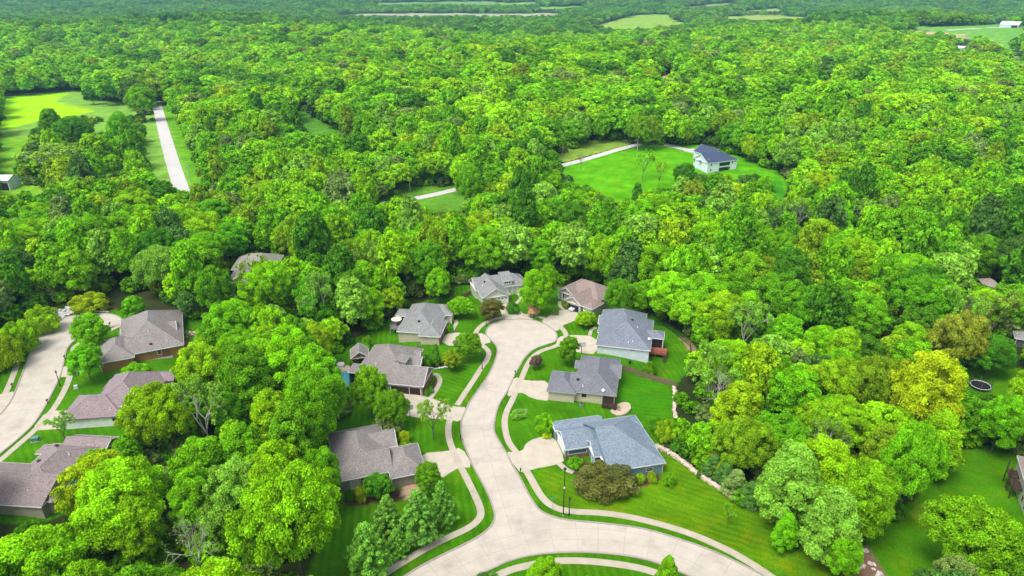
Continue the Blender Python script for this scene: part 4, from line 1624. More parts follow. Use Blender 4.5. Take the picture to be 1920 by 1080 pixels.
# trampoline
b = pt(1837, 727)
r = thing('trampoline', 'round netted trampoline with a pale rim on the shaded lawn', 'trampoline', tuple(b))
TR = 35 * float(project(b)[2]) / FPX / 2
mb = MB()
mb.lathe([(TR * .94, .88), (TR * .94, .90), (.01, .885)], 32)
mb.build('jumping_mat', BLACK, r)
mb = MB()
mb.lathe([(TR * .9, .93), (TR, .98), (TR * 1.03, .9), (TR * .98, .84), (TR * .92, .86)], 32)
mb.v, mb.f, mb.m = mb.v, mb.f[:-2], mb.m[:-2]
mb.build('rim_pad', paint('pale_pad', (.50, .56, .50), .6), r)
mb = MB()
for i in range(6):
    t = i * 1.047
    mb = MB()
    mb.tube([(TR * .97 * math.cos(t), TR * .97 * math.sin(t), 0), (TR * 1.0 * math.cos(t), TR * 1.0 * math.sin(t), 1.0), (TR * 1.0 * math.cos(t), TR * 1.0 * math.sin(t), 2.7)], .04, 6)
    mb.build('net_pole', STEEL, r)
mb = MB()
mb.tube([(TR * math.cos(t), TR * math.sin(t), 2.7) for t in np.linspace(0, 6.283, 33)], .035, 5)
for zz in np.arange(1.05, 2.7, .14):
    mb.tube([(TR * math.cos(t), TR * math.sin(t), zz) for t in np.linspace(0, 6.283, 33)], .010, 3, cap=False)
for t in np.linspace(0, 6.283, 90):
    mb.tube([(TR * math.cos(t), TR * math.sin(t), .95), (TR * math.cos(t), TR * math.sin(t), 2.7)], .010, 3, cap=False)
mb.build('safety_net', BLACK, r)


def umbrella(w, label, Rr, c, H=2.6):
    r = thing('patio_umbrella', label, 'umbrella', tuple(w))
    mb = MB()
    n = 8
    mb.lathe([(Rr, H - .42), (Rr * .5, H - .12), (.03, H + .05)], n)
    mb.build('canopy', c, r)
    mb = MB()
    mb.tube([(0, 0, 0), (0, 0, H)], .03, 6)
    mb.lathe([(.28, 0), (.28, .08)], 10)
    mb.build('pole', BLACK, r)


umbrella(DECK_UMB, 'open cream umbrella over the raised deck of the grey roofed house', 1.75, CREAM)
w = pt(630, 686)
r = thing('patio_umbrella', 'closed pale blue umbrella standing by the pool', 'umbrella', tuple(w))
mb = MB()
mb.lathe([(.12, .7), (.26, 1.0), (.16, 2.0), (.03, 2.7)], 8)
mb.build('canopy', paint('pale_blue_cloth', (.35, .55, .75), .8), r)
mb = MB()
mb.tube([(0, 0, 0), (0, 0, 2.4)], .035, 6)
mb.build('pole', STEEL, r)

# pool, terrace and hot tub behind the taupe house
pz = float(pt(648, 712)[2])
pw = lambda q: P(q[0], q[1], pz)


def flat_poly(name, px, dz, h, m, parent=None):
    q = chaikin([pw(c) for c in px], 2, True)
    c = q.mean(0)
    mb = MB()
    top = [(v[0], v[1], pz + dz) for v in q]
    A = sum(top[i - 1][0] * top[i][1] - top[i][0] * top[i - 1][1] for i in range(len(top)))
    if A < 0:
        top = top[::-1]
    mb.slab(top, h)
    return mb.build(name, m, parent)


tag(flat_poly('terrace', [(622, 700), (628, 692), (645, 686), (662, 684), (668, 700), (662, 725), (650, 742), (640, 735), (630, 715)], .10, 1.2, WALK), kind='structure')
r = thing('swimming_pool', 'kidney shaped blue pool behind the taupe roofed house', 'pool')
flat_poly('coping', [(632, 706), (638, 698), (650, 696), (658, 699), (660, 715), (652, 729), (643, 722)], .17, .3, paint('dark_coping', (.20, .17, .16), .7), r)
wm, nt, out = mat('pool_water')
finish(nt, out, (.03, .25, .36), .06, .6)
flat_poly('water', [(634, 706), (639, 700), (650, 698), (656, 701), (658, 714), (651, 726), (644, 720)], .20, .1, wm, r)
b = pw((639, 688))
r = thing('hot_tub', 'round white hot tub at the end of the pool terrace', 'hot tub', (b[0], b[1], pz + .1))
mb = MB()
mb.lathe([(1.05, 0), (1.08, .8), (1.12, .9), (1.0, .95)], 20)
mb.build('shell', WHITE, r)
mb = MB()
mb.lathe([(.98, .95), (.96, 1.03), (.1, 1.07)], 20)
mb.build('cover', paint('pale_cover', (.60, .60, .58), .7), r)
for q, lab in (((653, 735), 'dark patio chair at the pool edge, nearer the water'), ((657, 741), 'dark patio chair on the terrace below the pool')):
    b = pw(q)
    r = thing('patio_chair', lab, 'chair', (b[0], b[1], pz + .1), random.uniform(0, 6), 'chairs on the pool terrace')
    for n_, bx in (('seat', (-.3, .3, -.3, .3, .38, .46)), ('backrest', (-.3, .3, .26, .33, .46, 1.0))):
        mb = MB()
        mb.box(*bx)
        mb.build(n_, BLACK, r)
    for a_ in (-.27, .27):
        for c_ in (-.27, .27):
            mb = MB()
            post(mb, (a_, c_), 0, .38, .05)
            mb.build('leg', BLACK, r)

# garden pavilion with a timber gable
h = House('garden_pavilion', 'open timber pavilion with a taupe gable roof beside the pool', (620, 625), 8, ((300, 382), (490, 360)), TAUPE, DARKB and (.06, .035, .025), eave=2.9, deep=0)
h.root['category'] = 'pavilion'
h.wing('Gv', [(300, 382), (490, 360), (560, 215)], wall=False, pitch=.75)
x0, x1, y0, y1 = h.rects[0]
for q in ((x0 + .3, y0 + .3), (x1 - .3, y0 + .3), (x0 + .3, y1 - .3), (x1 - .3, y1 - .3)):
    mb = MB()
    post(mb, q, -3, 2.8, .3)
    h.part(mb, 'post', STONE)
mb = MB()
m_ = (x0 + x1) / 2
mb.beam((x0 + .2, y0 + .25, 2.95), (x1 - .2, y0 + .25, 2.95), .2, .25)
for sx in (-.7, 0, .7):
    mb.beam((m_, y0 + .25, 2.9), (m_ + sx, y0 + .25, 4.0 - abs(sx) * .5), .12, .14)
h.part(mb, 'timber_truss', paint('warm_timber', (.30, .12, .07), .7))
mb = MB()
mb.box(x0 + .5, x1 - .5, y1 - .8, y1 - .5, -2, 2.7)
h.part(mb, 'back_wall', STONE)
h.wall.box(x0 + .6, x1 - .6, y1 - 1.6, y1 - .85, -2, -1.2)
h.finish()

# cars
def car(w, rz, body, label, suv=False):
    r = thing('parked_car', label, 'car', (w[0], w[1], w[2] + .05), rz)
    Lh, Wh, H = (2.4, .95, 1.78) if suv else (2.25, .9, 1.45)
    prof = [(-Lh, .35), (-Lh, .85), (-Lh * .95, .95), (-Lh * .50, 1.02), (-Lh * .22, H), (Lh * (.72 if suv else .38), H - .02), (Lh * (.93 if suv else .72), 1.05), (Lh, .9), (Lh, .35)]
    mb = MB()
    k = len(prof)
    for sgn in (-1, 1):
        pass
    vs = [(sgn * (Wh if z < 1.06 else Wh * .78), y, z) for sgn in (-1, 1) for (y, z) in prof]
    mb.add(vs, [tuple(range(k)), tuple(range(2 * k - 1, k - 1, -1))] + [(i, k + i, k + (i + 1) % k, (i + 1) % k) for i in range(k)])
    mb.build('body', body, r)
    g = MB()
    a, b_ = prof[3], prof[4]
    c, d = prof[5], prof[6]
    g.add([(-Wh * .72, a[0] + .1, a[1] + .06), (Wh * .72, a[0] + .1, a[1] + .06), (Wh * .66, b_[0] - .05, b_[1] - .05), (-Wh * .66, b_[0] - .05, b_[1] - .05)], [(0, 1, 2, 3)])
    g.v = [(v[0], v[1] - .02, v[2] + .03) for v in g.v]
    g.build('windscreen', GLASS, r)
    for sgn in (-1, 1):
        g = MB()
        g.add([(sgn * Wh * .90, a[0] + .35, 1.09), (sgn * Wh * .90, d[0] - .2, 1.09), (sgn * Wh * .81, c[0] - .05, H - .1), (sgn * Wh * .81, b_[0] + .12, H - .1)], [(0, 1, 2, 3)])
        g.build('side_window', GLASS, r)
        l = MB()
        l.box(sgn * Wh * .62 - .17, sgn * Wh * .62 + .17, -Lh - .02, -Lh + .1, .66, .82)
        l.build('headlight', WHITE, r)
        for y in (-Lh * .62, Lh * .62):
            w_ = MB()
            w_.tube([(sgn * Wh * .80, y, .33), (sgn * Wh * 1.01, y, .33)], .33, 16)
            o = w_.build('wheel', BLACK, r)
            m2 = MB()
            m2.tube([(sgn * Wh * 1.0, y, .33), (sgn * Wh * 1.025, y, .33)], .2, 10)
            m2.build('rim', STEEL, o)
    return r


SILVER = paint('silver_paint', (.55, .56, .58), .3, .6)
car(CARPOS[0], CARPOS[1], SILVER, 'silver car nosing out of the open garage')
car(CARPOS2[0], CARPOS2[1], paint('black_paint', (.02, .02, .024), .25, .6), 'black off-roader parked before the hidden cream house', True)

# fire pit, bins, boxes
b = pt(1176, 767)
r = thing('fire_pit', 'round stone fire pit on the patio by the deck stair', 'fire pit', (b[0], b[1], b[2] + .1))
mb = MB()
mb.lathe([(.95, 0), (.95, .42), (.62, .42), (.60, .06)], 20)
mb.build('stone_ring', paint('tan_stone', (.45, .36, .27), .9, var=.3), r)
mb = MB()
mb.lathe([(.58, .12), (.1, .16)], 14)
mb.build('ash_bed', DARK, r)
b = pt(1181, 682)
r = thing('trash_bin', 'dark wheeled bin against the white sided wall', 'trash bin', tuple(b))
mb = MB()
mb.add([(-.27, -.27, .08), (.27, -.27, .08), (.27, .27, .08), (-.27, .27, .08), (-.33, -.33, 1.0), (.33, -.33, 1.0), (.33, .36, 1.0), (-.33, .36, 1.0)], [(3, 2, 1, 0), (4, 5, 6, 7), (0, 1, 5, 4), (1, 2, 6, 5), (2, 3, 7, 6), (3, 0, 4, 7)])
BINC = paint('bin_green', (.02, .055, .05), .5)
mb.build('body', BINC, r)
mb = MB()
mb.slab([(-.36, -.38, 1.07), (.36, -.38, 1.07), (.36, .38, 1.12), (-.36, .38, 1.12)], .07)
mb.build('lid', BINC, r)
for sgn in (-1, 1):
    mb = MB()
    mb.tube([(sgn * .24, .3, .12), (sgn * .31, .3, .12)], .12, 10)
    mb.build('wheel', BLACK, r)


def box_thing(name, label, cat, px, py, s, c, lid=None, rz=.3):
    b = pt(px, py)
    r = thing(name, label, cat, tuple(b), rz)
    mb = MB()
    mb.box(-s[0] / 2, s[0] / 2, -s[1] / 2, s[1] / 2, 0, s[2])
    mb.build('cabinet', c, r)
    mb = MB()
    mb.box(-s[0] / 2 - .05, s[0] / 2 + .05, -s[1] / 2 - .05, s[1] / 2 + .05, s[2], s[2] + .08)
    mb.build('lid', lid or c, r)
    mb = MB()
    mb.box(-s[0] / 2 - .2, s[0] / 2 + .2, -s[1] / 2 - .2, s[1] / 2 + .2, -.2, .06)
    mb.build('pad', KERBM, r)


UG = paint('utility_green', (.10, .22, .17), .5)
box_thing('utility_cabinet', 'low green utility cabinet on the lawn of the big corner house', 'utility box', 67, 826, (1.5, 1.2, .9), UG)
box_thing('utility_cabinet', 'small pale utility cabinet on the striped lawn', 'utility box', 143, 728, (.8, .7, .8), paint('pale_box', (.5, .58, .56), .5))
box_thing('utility_pedestal', 'tiny teal utility pedestal by the pine row walk', 'utility box', 746, 1050, (.4, .4, .7), paint('teal_box', (.02, .35, .28), .5))
for q, lab in (((784, 652), 'grey air conditioner beside the grey roofed house'), ((1090, 762), 'grey air conditioner under the beige house window'), ((64, 963), 'grey air conditioner below the corner house wall')):
    b = pt(*q)
    r = thing('air_conditioner', lab, 'air conditioner', tuple(b), .2, 'outdoor cooling units')
    mb = MB()
    mb.box(-.42, .42, -.42, .42, .05, .85)
    mb.build('casing', paint('unit_grey', (.22, .22, .21), .5), r)
    mb = MB()
    mb.lathe([(.36, .86), (.34, .90), (.05, .9)], 14)
    mb.build('fan_grille', BLACK, r)


def dens3(px, py, step):
    q = PT(px, py)
    out = []
    for a, b in zip(q[:-1], q[1:]):
        n = max(1, int(round(np.linalg.norm((b - a)[:2]) / step)))
        out += [a + (b - a) * i / n for i in range(n)]
    out.append(q[-1])
    out = np.array(out)
    out[:, 2] = HT(out[:, 0], out[:, 1])
    return out


def fence(px, label, m, H, step, boards=True):
    q = dens3([c[0] for c in px], [c[1] for c in px], step)
    o = q[0].copy()
    r = thing('garden_fence', label, 'fence', tuple(o))
    q = q - o
    for a in q:
        mb = MB()
        post(mb, a, a[2] - .4, a[2] + H + .1, .12 if boards else .06)
        mb.build('post', m, r)
    for a, b in zip(q[:-1], q[1:]):
        mb = MB()
        if boards:
            d = (b - a)
            n = max(4, int(np.linalg.norm(d) / .17))
            for i in range(n):
                s, e = a + d * (i + .06) / n, a + d * (i + .94) / n
                mb.beam(s + [0, 0, H + .04 * ((i * 7) % 3)], e + [0, 0, H + .04 * ((i * 7) % 3)], .03, H - .05)
        else:
            for zz in (.25, H - .15, H):
                mb.beam(a + [0, 0, zz], b + [0, 0, zz], .05, .05)
            d = b - a
            n = int(np.linalg.norm(d) / .14)
            for i in range(1, n):
                c = a + d * i / n
                post(mb, c, c[2] + .1, c[2] + H - .05, .022)
        mb.build('panel', m, r)


fence([(1166, 694), (1200, 705), (1240, 718), (1266, 726)], 'brown board fence between the two right hand back lawns'.replace('right hand ', ''), WOODW, 1.6, 2.4)
fence([(844, 570), (860, 562), (884, 553)], 'weathered board fence beside the pale green house', WOODW, 1.6, 2.4)
fence([(866, 532), (878, 530), (890, 527)], 'short board fence behind the pale green house', WOODW, 1.6, 2.4)
fence([(1214, 608), (1246, 612), (1270, 630), (1294, 650), (1296, 668)], 'black metal rail fence round the lawn beside the wood', BLACK, 1.35, 2.4, False)


def boulders(name, label, path, n, smin, smax, c1, c2, spread, cat, kind=None, rows=1):
    rgb_ = np.random.default_rng(abs(hash(label)) % 1000 if False else len(label))
    q = dens3([c[0] for c in path], [c[1] for c in path], .3)
    mb = MB()
    o = q[len(q) // 2].copy()
    for i in range(n):
        p = q[int(rgb_.integers(0, len(q)))] if kind else q[int(i / n * (len(q) - 1))]
        p = p + [rgb_.normal() * spread, rgb_.normal() * spread, 0]
        p[2] = float(HT(p[0], p[1]))
        for lay in range(rows):
            s = rgb_.uniform(smin, smax)
            bmv = bmesh.new()
            bmesh.ops.create_icosphere(bmv, subdivisions=1, radius=1)
            a_ = rgb_.uniform(0, 6.28)
            ca, sa = math.cos(a_), math.sin(a_)
            base = len(mb.v)
            for v in bmv.verts:
                k = 1 + rgb_.normal() * .13
                x_, y_, z_ = v.co.x * s * 1.2 * k, v.co.y * s * .8 * k, v.co.z * s * .6 * k
                mb.v.append((p[0] - o[0] + ca * x_ - sa * y_, p[1] - o[1] + sa * x_ + ca * y_, p[2] - o[2] + s * .35 + lay * smin * .9 + z_))
            for f in bmv.faces:
                mb.f.append(tuple(base + v.index for v in f.verts))
                mb.m.append(0)
            bmv.free()
    ob = mb.build(name, brickmat(c1, c2, 'fieldstone', 1.2))
    ob.location = o
    if kind:
        tag(ob, kind=kind)
    else:
        tag(ob, label, cat)
    return ob


boulders('stone_wall', 'low pale stacked stone wall edging the corner lawn and the wood', [(1231, 838), (1260, 853), (1285, 872), (1310, 892), (1340, 911), (1372, 934), (1417, 958)], 210, .35, .6, (.62, .50, .40), (.42, .34, .28), .12, 'stone wall', rows=2)
boulders('stone_wall', 'short broken stone wall down the side of the striped back lawn', [(1264, 728), (1265, 745), (1264, 770), (1268, 790)], 60, .3, .55, (.62, .52, .42), (.45, .36, .28), .12, 'stone wall', rows=2)
boulders('rubble', 'pale rock', [(100, 597), (112, 588), (125, 581), (145, 579), (100, 600)], 150, .3, .75, (.55, .54, .53), (.34, .34, .34), 1.1, '', 'stuff')
boulders('rubble', 'pale rock', [(150, 587), (175, 584), (205, 585)], 45, .22, .45, (.66, .64, .60), (.45, .44, .42), .15, '', 'stuff')
boulders('rubble', 'bed rock', [(790, 688), (815, 692), (838, 688)], 34, .2, .4, (.62, .60, .56), (.42, .40, .38), .1, '', 'stuff')
boulders('rubble', 'slope rocks', [(350, 628), (375, 624), (395, 620)], 60, .25, .55, (.50, .40, .28), (.36, .28, .2), .9, '', 'stuff')
boulders('rubble', 'rocks by pear', [(1610, 1040), (1630, 1060), (1650, 1085)], 16, .3, .6, (.60, .55, .50), (.42, .38, .36), 1.2, '', 'stuff')
# turquoise slide behind the corner house
b = pt(141, 925)
r = thing('play_slide', 'turquoise play slide showing between the corner house roof and a tree', 'slide', tuple(b), .6)
mb = MB()
TQ = paint('turquoise_plastic', (.01, .42, .48), .4)
mb.slab([(-.9, -1.2, 2.0), (.9, -1.2, 2.0), (.9, 1.2, 3.4), (-.9, 1.2, 3.4)], .1)
for sx in (-.9, .84):
    mb.box(sx, sx + .06, 1.2, 1.3, 0, 3.4)
mb.build('chute', TQ, r)
mb = MB()
for sx in (-.8, .8):
    post(mb, (sx, 1.3), -1, 3.5, .12)
    post(mb, (sx, -1.0), -1, 2.0, .12)
mb.build('frame', WOODW, r)
# ------------------------------------------------------------------ tree kinds (one mesh per kind, tinted per tree)
def leaves(clumps, n, size, rg, zmin=-.5, up=.25, rnd=.55, asp=.62, inner=.72, shell=(.72, 1.06)):
    C = np.array(clumps, float)
    w = C[:, 3] ** 2
    k = rg.choice(len(C), n, p=w / w.sum())
    d = rg.normal(size=(n, 3))
    d /= np.linalg.norm(d, axis=1, keepdims=True)
    d[:, 2] = np.where(d[:, 2] < zmin, -d[:, 2], d[:, 2])
    rr = rg.uniform(shell[0], shell[1], n)
    sc3 = np.array([1, 1, .82])
    p = C[k, :3] + d * sc3 * (C[k, 3] * rr)[:, None]
    keep = np.ones(n, bool)
    for c in C:
        q = np.linalg.norm((p - c[:3]) / sc3, axis=1)
        keep &= (q > inner * c[3])
    p, d, k = p[keep], d[keep], k[keep]
    m = len(p)
    nr = d + rg.normal(size=(m, 3)) * rnd + [0, 0, up]
    nr /= np.linalg.norm(nr, axis=1, keepdims=True)
    t = np.cross(nr, rg.normal(size=(m, 3)))
    t /= np.linalg.norm(t, axis=1, keepdims=True)
    b = np.cross(nr, t)
    s = size * rg.uniform(.65, 1.3, m)[:, None]
    fold = nr * s * .18
    v = np.stack([p - t * s - fold, p - b * s * asp + fold * .5, p + t * s - fold, p + b * s * asp + fold * .5], 1).reshape(-1, 3)
    f = np.arange(m * 4).reshape(-1, 4)
    cl = rg.uniform(.72, 1.28, len(C))
    lv = cl[k] * rg.uniform(.72, 1.28, m)
    return v, f, lv


def crown_mesh(name, v, f, lv, m):
    me = np_mesh(name, v, f, [m])
    a = me.attributes.new('lv', 'FLOAT', 'FACE')
    a.data.foreach_set('value', lv.astype(np.float32))
    return me


def tubes_mesh(name, tubes, m, n=5):
    mb = MB()
    for p, r in tubes:
        mb.tube(p, r, n, cap=False)
    me = bpy.data.meshes.new(name)
    me.from_pydata(mb.v, [], mb.f)
    me.materials.append(m)
    me.polygons.foreach_set('use_smooth', [True] * len(mb.f))
    me.update()
    return me


def limbs(h0, zc, clumps, r0, rg, k=16, lean=.3):
    t = []
    top = np.array([rg.normal() * lean, rg.normal() * lean, zc])
    mid = np.array([rg.normal() * lean * .5, rg.normal() * lean * .5, h0])
    t.append(([(0, 0, -1.2), (0, 0, .0), mid, (mid + top) / 2, top], [r0 * 1.5, r0 * 1.15, r0 * .85, r0 * .55, r0 * .25]))
    for c in [clumps[i] for i in rg.choice(len(clumps), min(k, len(clumps)), False)]:
        c = np.array(c[:3])
        f = rg.uniform(.0, .75)
        s = mid + (top - mid) * f
        m = (s + c) / 2 + [0, 0, -.12 * np.linalg.norm(c - s)]
        t.append(([s, m, c], [r0 * .38, r0 * .25, r0 * .07]))
    return t


def branching(p, d, ln, r, depth, rg, out, tips, spread=.55, upw=.12):
    q = p + d * ln
    mid = (p + q) / 2 + rg.normal(size=3) * ln * .05
    out.append(([p, mid, q], [r, r * .82, r * .62]))
    if depth == 0:
        tips.append(q)
        return
    for _ in range(3 if depth > 1 else 3):
        nd = d + rg.normal(size=3) * spread + [0, 0, upw]
        nd /= np.linalg.norm(nd)
        branching(q, nd, ln * rg.uniform(.62, .85), r * .58, depth - 1, rg, out, tips, spread, upw)


def ell(n, R_, rz, zc, r0, r1, rg, zlo=-.6, lop=.16, prof=None):
    out = []
    ph = rg.uniform(0, 6.28, 3)
    for i in range(n):
        u = 1 - (1 - zlo) * (i + .5) / n
        th = i * 2.39996 + rg.normal() * .25
        f = rg.uniform(.70, .97)
        rad = math.sqrt(max(0, 1 - u * u))
        if prof:
            rad = prof(u)
        q = 1 + lop * math.sin(2 * th + ph[0]) + lop * .7 * math.sin(3 * th + ph[1] + 2 * u)
        out.append((R_ * rad * f * q * math.cos(th), R_ * rad * f * q * math.sin(th), zc + rz * u * rg.uniform(.84, 1.04), rg.uniform(r0, r1)))
    return out


PROTO = {}


def proto(name, crown, trunk, H, Rr):
    PROTO[name] = (crown, trunk, H, Rr)


def measure(v):
    return float(np.percentile(v[:, 2], 99.5)), float(np.percentile(np.hypot(v[:, 0], v[:, 1]), 97))


for nm, sd, H, Rr, rz, nc, r0, r1, h0, zlo in (('oak', 1, 17, 7.6, 6.4, 150, .75, 1.5, 4.2, -.62), ('oak', 2, 16, 8.2, 5.6, 170, .7, 1.5, 3.8, -.55), ('oak', 3, 18, 7.0, 7.4, 150, .75, 1.45, 4.2, -.7), ('oak', 4, 16, 7.4, 6.2, 120, .85, 1.7, 4, -.6),
                                             ('round', 1, 12, 4.6, 4.8, 84, .6, 1.15, 2.4, -.75), ('round', 2, 12, 4.8, 4.6, 92, .55, 1.1, 2.4, -.7),
                                             ('tall', 1, 20, 5.2, 8.4, 130, .7, 1.35, 4.5, -.75), ('tall', 2, 20, 5.6, 8.0, 120, .75, 1.4, 4.5, -.7)):
    rg = np.random.default_rng(100 + sd + 10 * len(nm))
    zc = H - rz
    cl = ell(nc, Rr, rz, zc, r0, r1, rg, zlo, .2)
    cl += ell(14, Rr * .55, rz * .55, zc, r1 * 1.1, r1 * 1.5, rg, -1)
    v, f, lv = leaves(cl, 64000 if nm != 'round' else 40000, .205 if nm != 'round' else .18, rg, rnd=.8, inner=.5, shell=(.6, 1.2))
    k = nm + '_' + str(sd)
    Hm, Rm = measure(v)
    proto(k, crown_mesh('crown_' + k, v, f, lv, LEAF), tubes_mesh('trunk_' + k, limbs(h0, zc + rz * .5, cl, .30 if nm != 'round' else .2, rg), BARK), Hm, Rm)

for sd in (1, 2):   # pyramidal street pear
    rg = np.random.default_rng(300 + sd)
    cl = ell(70, 4.6, 5.6, 6.8, .8, 1.25, rg, -.85, .08, lambda u: max(.12, (1 - max(u, -.35)) ** .62 * .80 if u > -.35 else math.sqrt(max(0, 1 - ((u + .35) / .65) ** 2)) * .96))
    cl += ell(10, 2.2, 4, 6.5, 1.4, 1.9, rg, -1)
    v, f, lv = leaves(cl, 42000, .18, rg, up=.5, rnd=.75)
    Hm, Rm = measure(v)
    proto('pear_%d' % sd, crown_mesh('crown_pear_%d' % sd, v, f, lv, LEAF), tubes_mesh('trunk_pear_%d' % sd, limbs(2, 10, cl, .2, rg, 12), BARK), Hm, Rm)

for sd in (1, 2):   # soft pine in loose whorls
    rg = np.random.default_rng(400 + sd)
    cl, tb = [], [([(0, 0, -1), (0, 0, 6), (.1, 0, 13.2)], [.26, .17, .04])]
    z = 1.3
    while z < 13.2:
        t = (z - 1.3) / 12
        rad = 4.3 * (1 - t) ** .8 + .35
        nb = 7 if t < .6 else 5
        a0 = rg.uniform(0, 6.28)
        for b in range(nb):
            a = a0 + 6.283 * b / nb + rg.normal() * .18
            L = rad * rg.uniform(.75, 1.12)
            dx, dy = math.cos(a), math.sin(a)
            tipz = z + .32 * L
            tb.append(([(0, 0, z), (dx * L * .5, dy * L * .5, z + .08 * L), (dx * L * .92, dy * L * .92, tipz)], [.06, .045, .015]))
            m_ = max(2, int(L / .62))
            for i in range(m_):
                s = (i + .9) / m_
                w_ = .26 * (1 - s) * L
                cl.append((dx * L * s + rg.normal() * w_, dy * L * s + rg.normal() * w_, z + .32 * L * s * s + rg.normal() * .1, .42 + .3 * (1 - t) * (1 - .4 * s)))
        z += .95 - .35 * t
    v, f, lv = leaves(cl, 22000, .27, rg, zmin=-.4, up=.7, rnd=.7, asp=.30, inner=.45)
    Hm, Rm = measure(v)
    proto('pine_%d' % sd, crown_mesh('crown_pine_%d' % sd, v, f, lv, NEEDLE), tubes_mesh('trunk_pine_%d' % sd, tb, BARK), Hm, Rm)

for sd in (1, 2):   # dense cedar cone
    rg = np.random.default_rng(430 + sd)
    cl = ell(46, 2.6, 3.6, 3.9, .55, .95, rg, -.95, .1, lambda u: max(.08, (1 - u) ** .7 * .62))
    v, f, lv = leaves(cl, 9000, .2, rg, up=.5, asp=.4)
    Hm, Rm = measure(v)
    proto('cedar_%d' % sd, crown_mesh('crown_cedar_%d' % sd, v, f, lv, NEEDLE), tubes_mesh('trunk_cedar_%d' % sd, [([(0, 0, -.6), (0, 0, 5)], [.14, .04])], BARK), Hm, Rm)

for sd, nl, nm, bark in ((1, 60, 'sparse', PALEBARK), (2, 46, 'sparse', BARK), (3, 6, 'bare', PALEBARK), (4, 0, 'bare', BARK)):
    rg = np.random.default_rng(500 + sd)
    tb, tips = [], []
    wide = .62 if sd == 1 else .5
    branching(np.array([0, 0, -.8]), np.array([0, 0, 1.0]), 4.6, .27, 0, rg, tb, [], .4)
    for b in range(4):
        a = b * 1.57 + rg.normal() * .3
        d = np.array([math.cos(a) * wide, math.sin(a) * wide, 1.0])
        d /= np.linalg.norm(d)
        branching(np.array([0, 0, 3.2 + .25 * b]), d, 3.6, .17, 3, rg, tb, tips, .5)
    tips = np.array(tips)
    me = tubes_mesh('trunk_%s_%d' % (nm, sd), tb, bark, 4)
    Hm, Rm = float(tips[:, 2].max()), float(np.percentile(np.hypot(tips[:, 0], tips[:, 1]), 95))
    cr = None
    if nl:
        cl = [(*q, rg.uniform(.45, .85)) for q in tips]
        v, f, lv = leaves(cl, nl * len(tips), .21 if nl > 10 else .16, rg, zmin=-1, rnd=1.0, inner=.2, shell=(.3, 1.1))
        cr = crown_mesh('crown_%s_%d' % (nm, sd), v, f, lv, LEAF)
    proto('%s_%d' % (nm, sd), cr, me, Hm, Rm)

for sd in (1, 2):   # low wide shrub
    rg = np.random.default_rng(600 + sd)
    cl = ell(40, 2.0, 1.5, 1.2, .38, .62, rg, -.6, .12)
    cl += ell(8, 1.0, .8, 1.0, .7, .9, rg, -1)
    v, f, lv = leaves(cl, 16000, .095, rg, rnd=.85, asp=.5)
    Hm, Rm = measure(v)
    proto('bush_%d' % sd, crown_mesh('crown_bush_%d' % sd, v, f, lv, LEAF), tubes_mesh('trunk_bush_%d' % sd, limbs(.5, 1.4, cl, .06, rg, 8, .1), BARK), Hm, Rm)

rg = np.random.default_rng(650)   # plume grass
v0, f0, l0 = leaves([(rg.normal() * .35, rg.normal() * .35, .7 + rg.uniform(0, .7), .35) for _ in range(26)], 2600, .26, rg, up=.0, rnd=.6, asp=.16, inner=.1)
proto('plume_1', crown_mesh('crown_plume', v0, f0, l0, LEAF), tubes_mesh('trunk_plume', [([(0, 0, -.2), (0, 0, .9)], [.25, .1])], BARK), *measure(v0))

# looks of the woodland kinds
TINT = {
    'lime': (0.301, 0.612, 0.009), 'bright green': (0.211, 0.531, 0.009), 'mid green': (0.155, 0.432, 0.011), 'deep green': (0.099, 0.306, 0.014),
    'olive': (0.249, 0.423, 0.014), 'golden green': (0.353, 0.576, 0.011), 'bronze': (.170, .205, .038), 'pale sage': (0.267, 0.531, 0.050),
    'grey green': (0.232, 0.369, 0.081), 'yellow': (.500, .650, .012), 'blue green': (.215, .520, .050), 'dark cedar': (.105, .245, .040), 'plum': (.20, .17, .10), 'straw': (.66, .48, .25), 'rust': (.320, .430, .035)}
# ------------------------------------------------------------------ single trees
TREES = []
NTREE = [0]


def add_tree(kind, loc, H, Rr, tint, label, cat='tree', group=None, rot=None, name=None):
    cm, tm, H0, R0 = PROTO[kind]
    base = name or {'oak': 'broadleaf_tree', 'round': 'round_tree', 'tall': 'tall_tree', 'pear': 'pear_tree', 'pine': 'pine_tree', 'cedar': 'cedar_tree', 'sparse': 'sparse_tree', 'bare': 'bare_tree', 'bush': 'shrub', 'plume': 'ornamental_grass'}[kind.split('_')[0]]
    r = thing(base, label, cat, tuple(loc), random.uniform(0, 6.28) if rot is None else rot, group)
    s = (Rr / R0 * random.uniform(.9, 1.1), Rr / R0 * random.uniform(.85, 1.15), H / H0)
    r.rotation_euler[0], r.rotation_euler[1] = random.gauss(0, .035), random.gauss(0, .035)
    t = tuple(max(.003, min(.8, q * random.uniform(.9, 1.1))) for q in (TINT[tint] if isinstance(tint, str) else tint))
    if cm:
        c = link(bpy.data.objects.new('crown', cm), r)
        c.scale = s
        c['tint'] = t
    k = link(bpy.data.objects.new('trunk', tm), r)
    k.scale = s
    TREES.append((loc, Rr))
    NTREE[0] += 1
    return r


def top_height(base, py):
    """height that puts the top of a plant standing at base on photo row py"""
    lo, hi = .1, 40.0
    for _ in range(40):
        m = (lo + hi) / 2
        if project(np.array([base[0], base[1], base[2] + m]))[1] > py:
            lo = m
        else:
            hi = m
    return hi


